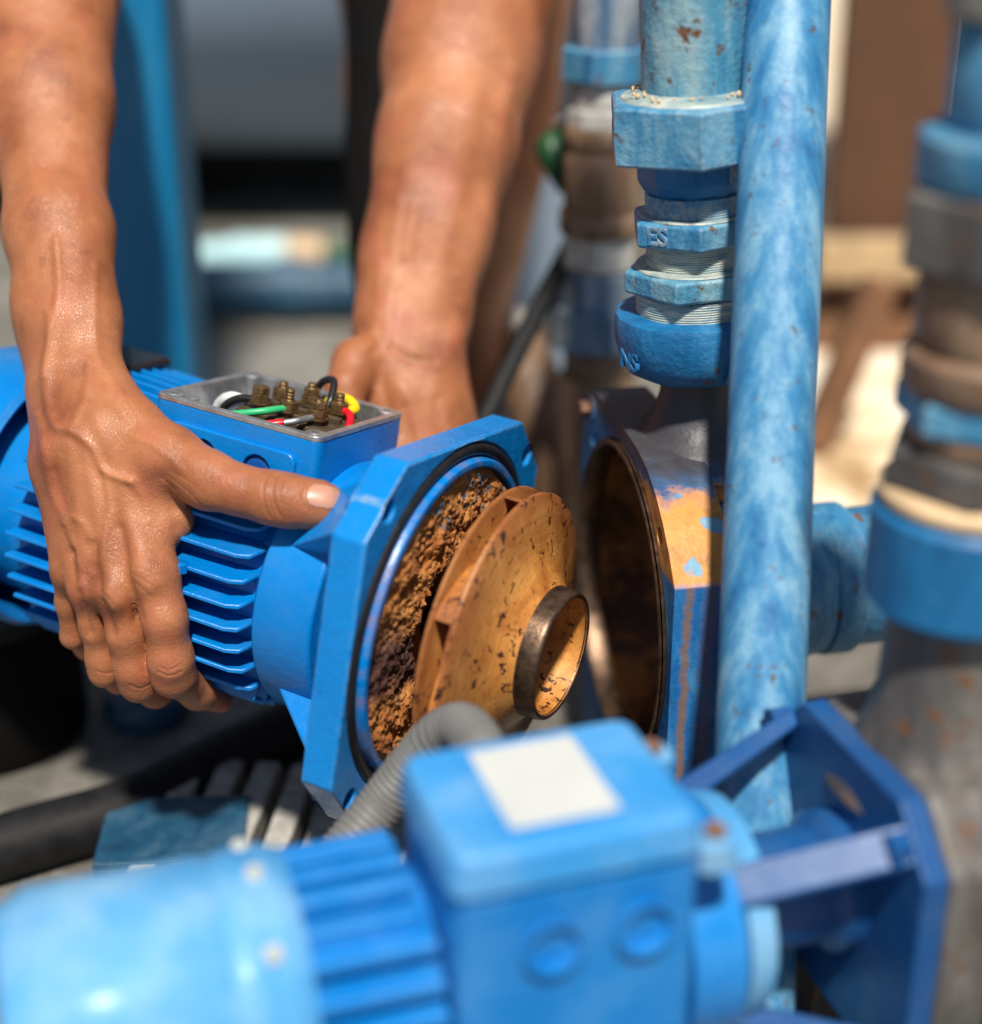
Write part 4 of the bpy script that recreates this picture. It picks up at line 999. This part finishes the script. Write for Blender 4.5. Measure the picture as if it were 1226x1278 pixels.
def bounds(chains, pad=.02):
    A = [];
    for ch in chains:
        for p in ch: c, r = pxp(*p); A += [c-r, c+r]
    A = np.array(A); return A.min(0)-pad, A.max(0)+pad

def right_hand():
    arm = [[(46,-130,1.22,97),(56,-40,1.18,92),(62,130,1.12,74),(72,290,1.07,60),(82,390,1.045,51),(96,465,1.026,46)],
           [(78,290,1.06,56),(102,400,1.032,40),(112,468,1.019,36)], [(70,380,1.055,50),(72,470,1.04,38)]]
    palm = [[(118,478,1.016,37),(128,540,.994,41),(192,716,.972,31)],
            [(100,480,1.018,42),(108,560,.992,40),(150,736,.978,29)],
            [(84,485,1.02,40),(88,570,.998,37),(112,734,.986,25.5)],
            [(72,495,1.026,36),(75,580,1.008,33),(86,712,.998,21.5)],
            [(128,520,1.004,44),(186,600,.986,40),(214,648,.980,29)]]
    pads = [[(110,600,1.012,40),(150,700,1.0,34)], [(90,620,1.02,34),(110,705,1.008,28)]]
    thumb = [[(128,500,1.010,42),(158,540,.990,46),(212,574,.972,41),(262,600,.960,35),(300,612,.953,29.5),(338,621,.949,31.5),(365,626,.947,31),(400,630,.949,27.5)],
             [(400,630,.949,27.5),(407,631,.951,23)]]
    idx = [[(192,716,.972,31.5),(206,772,.972,27),(213,822,.984,27.5),(216,842,.992,26.5)], [(217,843,.993,26),(246,864,1.024,20.5),(276,875,1.046,15)]]
    mid = [[(150,736,.978,29.5),(158,790,.986,23.5),(168,832,.998,25),(173,850,1.004,24)], [(174,852,1.006,23.5),(194,862,1.045,20),(214,852,1.075,16)]]
    rng = [[(112,734,.986,25.5),(119,782,.998,18.5),(127,822,1.010,18.5),(130,838,1.014,18)], [(131,838,1.016,18),(148,848,1.055,16),(168,838,1.085,14)]]
    pky = [[(86,712,.998,21),(86,752,1.012,15.5),(92,792,1.026,15.5)], [(92,794,1.028,15),(108,808,1.062,13.5),(126,800,1.09,12)]]
    allc = arm+palm+pads+thumb+idx+mid+rng+pky
    lo, hi = bounds(allc); Fd = Field(lo, hi, .00155)
    f = Fd.blank()
    for c in arm: Fd.chain(f, c, .016)
    for c in palm+pads: Fd.chain(f, c, .011)
    def sub(chains, k):                              # a finger's own field, on its own small window of the grid
        lo2, hi2 = bounds(chains, .014)
        i0 = np.clip(((lo2-Fd.lo)/Fd.res).astype(int), 0, Fd.n-1); i1 = np.clip(((hi2-Fd.lo)/Fd.res).astype(int)+1, 1, Fd.n)
        W = Field(Fd.lo+i0*Fd.res, Fd.lo+i0*Fd.res, Fd.res); W.n = i1-i0; W.ax = [W.lo[i]+Fd.res*np.arange(W.n[i]) for i in range(3)]
        h = W.blank()
        for c in chains: W.chain(h, c, k)
        return tuple(slice(p, q) for p, q in zip(i0, i1)), h
    sl, g = sub(thumb, .007); f[sl] = smin(f[sl], g, .010)
    fg = Fd.blank()
    for fin in (idx, mid, rng, pky):
        sl, h = sub(fin, .006); fg[sl] = smin(fg[sl], h, .0012)
    lo2, hi2 = bounds(idx+mid+rng+pky, .014); i0 = np.clip(((lo2-Fd.lo)/Fd.res).astype(int), 0, Fd.n-1); i1 = np.clip(((hi2-Fd.lo)/Fd.res).astype(int)+1, 1, Fd.n)
    sl = tuple(slice(p, q) for p, q in zip(i0, i1)); f[sl] = smin(f[sl], fg[sl], .006)
    Fd.f = f
    V, Fa = surface_nets(Fd); V = relax(V, Fa, 2); V, Fa = subdiv(V, Fa); V = relax(V, Fa, 2)
    px = proj(V); N_ = vnormals(V, Fa)
    mm = .001
    S = [ # tendons and knuckles: broad
        ([(118,520),(150,600),(178,700)], 13, 1.4), ([(104,540),(122,640),(140,725)], 11, 1.2), ([(88,560),(98,640),(108,720)], 9, 1.0),
        ([(176,716),(186,730)], 15, 2.2), ([(134,742),(142,752)], 13, 2.2), ([(103,735),(106,742)], 11, 1.6),
        ([(206,826),(214,842)], 14, 1.0), ([(168,842),(176,850)], 14, 1.0),
        ([(330,612),(350,614)], 15, .9), ([(236,570),(268,582)], 14, .8),
        # hollows between the metacarpals and in the web
        ([(150,660),(160,720),(172,770)], 7, -1.6), ([(116,680),(126,740),(140,790)], 7, -1.8), ([(90,690),(102,750),(112,790)], 6, -1.6),
        ([(200,600),(216,630),(224,655)], 13, -2.0), ([(66,590),(78,640),(88,690)], 8, -1.2),
        ([(140,500),(152,515),(166,530)], 8, -1.0),
        # veins: narrow
        ([(70,300),(74,360),(64,420),(56,470),(60,505),(70,532),(90,538),(116,557),(132,588),(165,600)], 5.0, 1.9), ([(132,588),(137,630),(131,680),(118,716)], 4.5, 1.1),
        ([(48,520),(55,560),(66,612),(81,652),(95,690),(99,730)], 5.0, 1.8), ([(81,652),(92,645),(110,660),(118,700)], 4.0, .9),
        ([(165,600),(180,622),(186,650)], 5, 1.0), ([(112,450),(108,490),(96,520),(90,538)], 5, 1.1), ([(120,330),(118,400),(124,450),(150,490)], 5, 1.0),
        ([(170,545),(200,560),(226,585)], 5, .9),
        ([(60,390),(64,430),(58,470)], 5, 1.1)]
    for pts, wd, am in S: V = stroke(V, N_, px, smooth_line(pts), wd*(1.25 if wd < 6 else 1.05), am*mm*(.95 if wd < 6 else 1.25))
    N_ = vnormals(V, Fa)
    cre = [([(333,596),(329,612),(331,632),(337,646)], 1.5, -.7), ([(345,594),(341,612),(343,630),(350,644)], 1.5, -.8), ([(355,598),(350,614),(351,628)], 1.3, -.5),
           ([(339,600),(336,620),(340,640)], 1.2, -.4), ([(384,604),(378,617),(381,634)], 2.0, -.5),
           ([(168,716),(180,722),(192,732)], 1.3, -.4), ([(166,724),(178,732),(188,744)], 1.3, -.4), ([(170,708),(184,712),(196,720)], 1.2, -.3),
           ([(126,738),(138,746),(146,756)], 1.3, -.4), ([(124,748),(134,756),(142,766)], 1.3, -.4),
           ([(198,838),(212,842),(226,838)], 1.4, -.5), ([(200,832),(212,835),(224,830)], 1.2, -.35), ([(162,854),(174,858),(186,854)], 1.4, -.45), ([(120,838),(132,841),(144,838)], 1.3, -.4),
           ([(160,500),(170,520),(166,545)], 1.5, -.3), ([(200,600),(226,622),(244,640)], 1.4, -.4), ([(210,596),(232,612),(250,630)], 1.3, -.35), ([(218,590),(240,604),(256,620)], 1.2, -.3)]
    for pts, wd, am in cre: V = stroke(V, N_, px, smooth_line(pts), wd, am*mm)
    o = skin_obj('right_arm', V, Fa, 'skin')
    # thumb nail, lying in the skin of the tip: patch of the hand's own surface lifted a little
    nv = np.array([[404, 621]]); N_ = vnormals(V, Fa); px = proj(V)
    c = np.array((403.5, 620.0)); ax = np.array((.985, .17)); ay = np.array((-.17, .985))
    q = px-c; a = q@ax/20.5; b = q@ay/14.5
    ins = (np.abs(a)**3.2+np.abs(b)**3.2) < 1
    vw = np.array(CAMPOS)-V; vw /= np.linalg.norm(vw, axis=1, keepdims=True); ins &= (N_*vw).sum(1) > .05
    fk = ins[Fa].all(1); Fn = Fa[fk]; used = np.unique(Fn); mp = -np.ones(len(V), int); mp[used] = np.arange(len(used))
    e = np.clip(1-(np.abs(a)**3.2+np.abs(b)**3.2), 0, 1)[used]
    Vn = V[used]+N_[used]*(.00025+.0007*np.sqrt(e))[:, None]
    nail = skin_obj('thumb_nail', Vn, mp[Fn], 'nail'); nail.parent = o
    return o
right_hand()

def left_hand():
    arm = [[(618,-210,1.30,112),(600,-60,1.27,108),(576,80,1.235,93),(556,190,1.21,80),(534,300,1.19,66),(514,390,1.175,54),(510,440,1.165,52)],
           [(560,170,1.20,76),(498,320,1.18,38),(480,410,1.165,35)], [(560,280,1.19,50),(542,400,1.175,34),(530,450,1.165,34)]]
    palm = [[(488,425,1.16,36),(486,470,1.15,36),(486,560,1.145,34),(474,640,1.13,30)], [(510,440,1.16,44),(514,500,1.148,42),(520,600,1.142,36)],
            [(535,450,1.16,40),(542,520,1.155,42),(556,600,1.145,36)], [(545,480,1.165,36),(566,560,1.165,32),(588,620,1.15,28)]]
    thumb = [[(476,436,1.150,30),(447,455,1.136,33),(431,486,1.122,26),(427,540,1.11,22)]]
    fing = [[(470,640,1.13,30),(462,720,1.12,28),(458,790,1.10,24)], [(516,600,1.145,36),(506,710,1.135,29),(500,790,1.10,24)],
            [(556,600,1.145,36),(548,710,1.135,28),(540,790,1.10,23)], [(588,620,1.15,28),(586,700,1.135,24),(580,770,1.10,20)]]
    allc = arm+palm+thumb+fing; lo, hi = bounds(allc); Fd = Field(lo, hi, .0021); f = Fd.blank()
    for c in arm: Fd.chain(f, c, .020)
    for c in palm: Fd.chain(f, c, .013)
    for c in thumb: Fd.chain(f, c, .0045)
    h = Fd.blank()
    for c in fing: Fd.chain(h, c, .003)
    f = smin(f, h, .006); Fd.f = f
    V, Fa = surface_nets(Fd); V = relax(V, Fa, 2); V, Fa = subdiv(V, Fa); V = relax(V, Fa, 2)
    px = proj(V); N_ = vnormals(V, Fa)
    S = [([(498,250),(489,330),(480,440)], 7, 1.5), ([(516,260),(506,330),(497,430)], 6, 1.2), ([(495,270),(487,350)], 9, -1.0), ([(505,330),(496,430)], 5, -1.2),
         ([(640,90),(616,230),(592,330),(572,420)], 9, 1.6), ([(560,110),(545,230),(530,330)], 16, -1.6), ([(440,448),(436,470)], 14, 1.8), ([(566,415),(570,440)], 12, 2.0),
         ([(490,436),(512,448),(540,452)], 5, -1.3), ([(466,440),(474,470),(482,500),(488,540)], 7, -1.6), ([(520,440),(545,462),(566,500)], 9, 1.2), ([(545,500),(550,540),(556,570)], 5, -1.0), ([(508,510),(512,560)], 6, -1.0), ([(476,330),(470,400),(462,430)], 6, 1.0), ([(500,480),(520,530),(530,560)], 7, 1.0), ([(540,480),(556,530),(570,556)], 7, 1.0),
         ([(610,120),(590,240),(566,330)], 10, -1.0), ([(455,410),(470,424),(480,440)], 4, -.8)]
    for pts, wd, am in S: V = stroke(V, N_, px, smooth_line(pts), wd*1.3, am*.0011)
    return skin_obj('left_arm', V, Fa, 'skin')
left_hand()

def leg():
    ch = [[(565,-220,1.55,150),(566,-40,1.50,142),(562,120,1.47,128),(556,240,1.45,108),(560,330,1.45,82),(566,430,1.46,56),(566,520,1.47,46),(560,600,1.48,48)],
          [(590,20,1.50,110),(584,180,1.47,92),(578,300,1.46,68)]]
    ft = [[(560,600,1.48,46),(556,625,1.46,44),(540,660,1.40,38),(520,690,1.33,32),(510,700,1.30,24)], [(560,600,1.48,46),(566,630,1.50,46)],
          [(556,625,1.46,44),(500,670,1.38,30),(485,690,1.33,24)]]
    lo, hi = bounds(ch+ft); Fd = Field(lo, hi, .003); f = Fd.blank()
    for c in ch+ft: Fd.chain(f, c, .02)
    Fd.f = f; V, Fa = surface_nets(Fd); V = relax(V, Fa, 3)
    skin_obj('lower_leg', V, Fa, 'skin2')
    # dark trouser leg seen left of the near arm
    b = tube([Vector(at(*p))-Vector(PO) for p in ((480,-220,1.42), (488,0,1.40), (484,150,1.38), (480,300,1.37), (484,430,1.38), (490,600,1.40))], [.045, .040, .036, .030, .026, .03], 32, res=6)
    roughen(b, .004, 22); bm_obj('trouser_leg', b, 'cloth', person, 180)
leg()
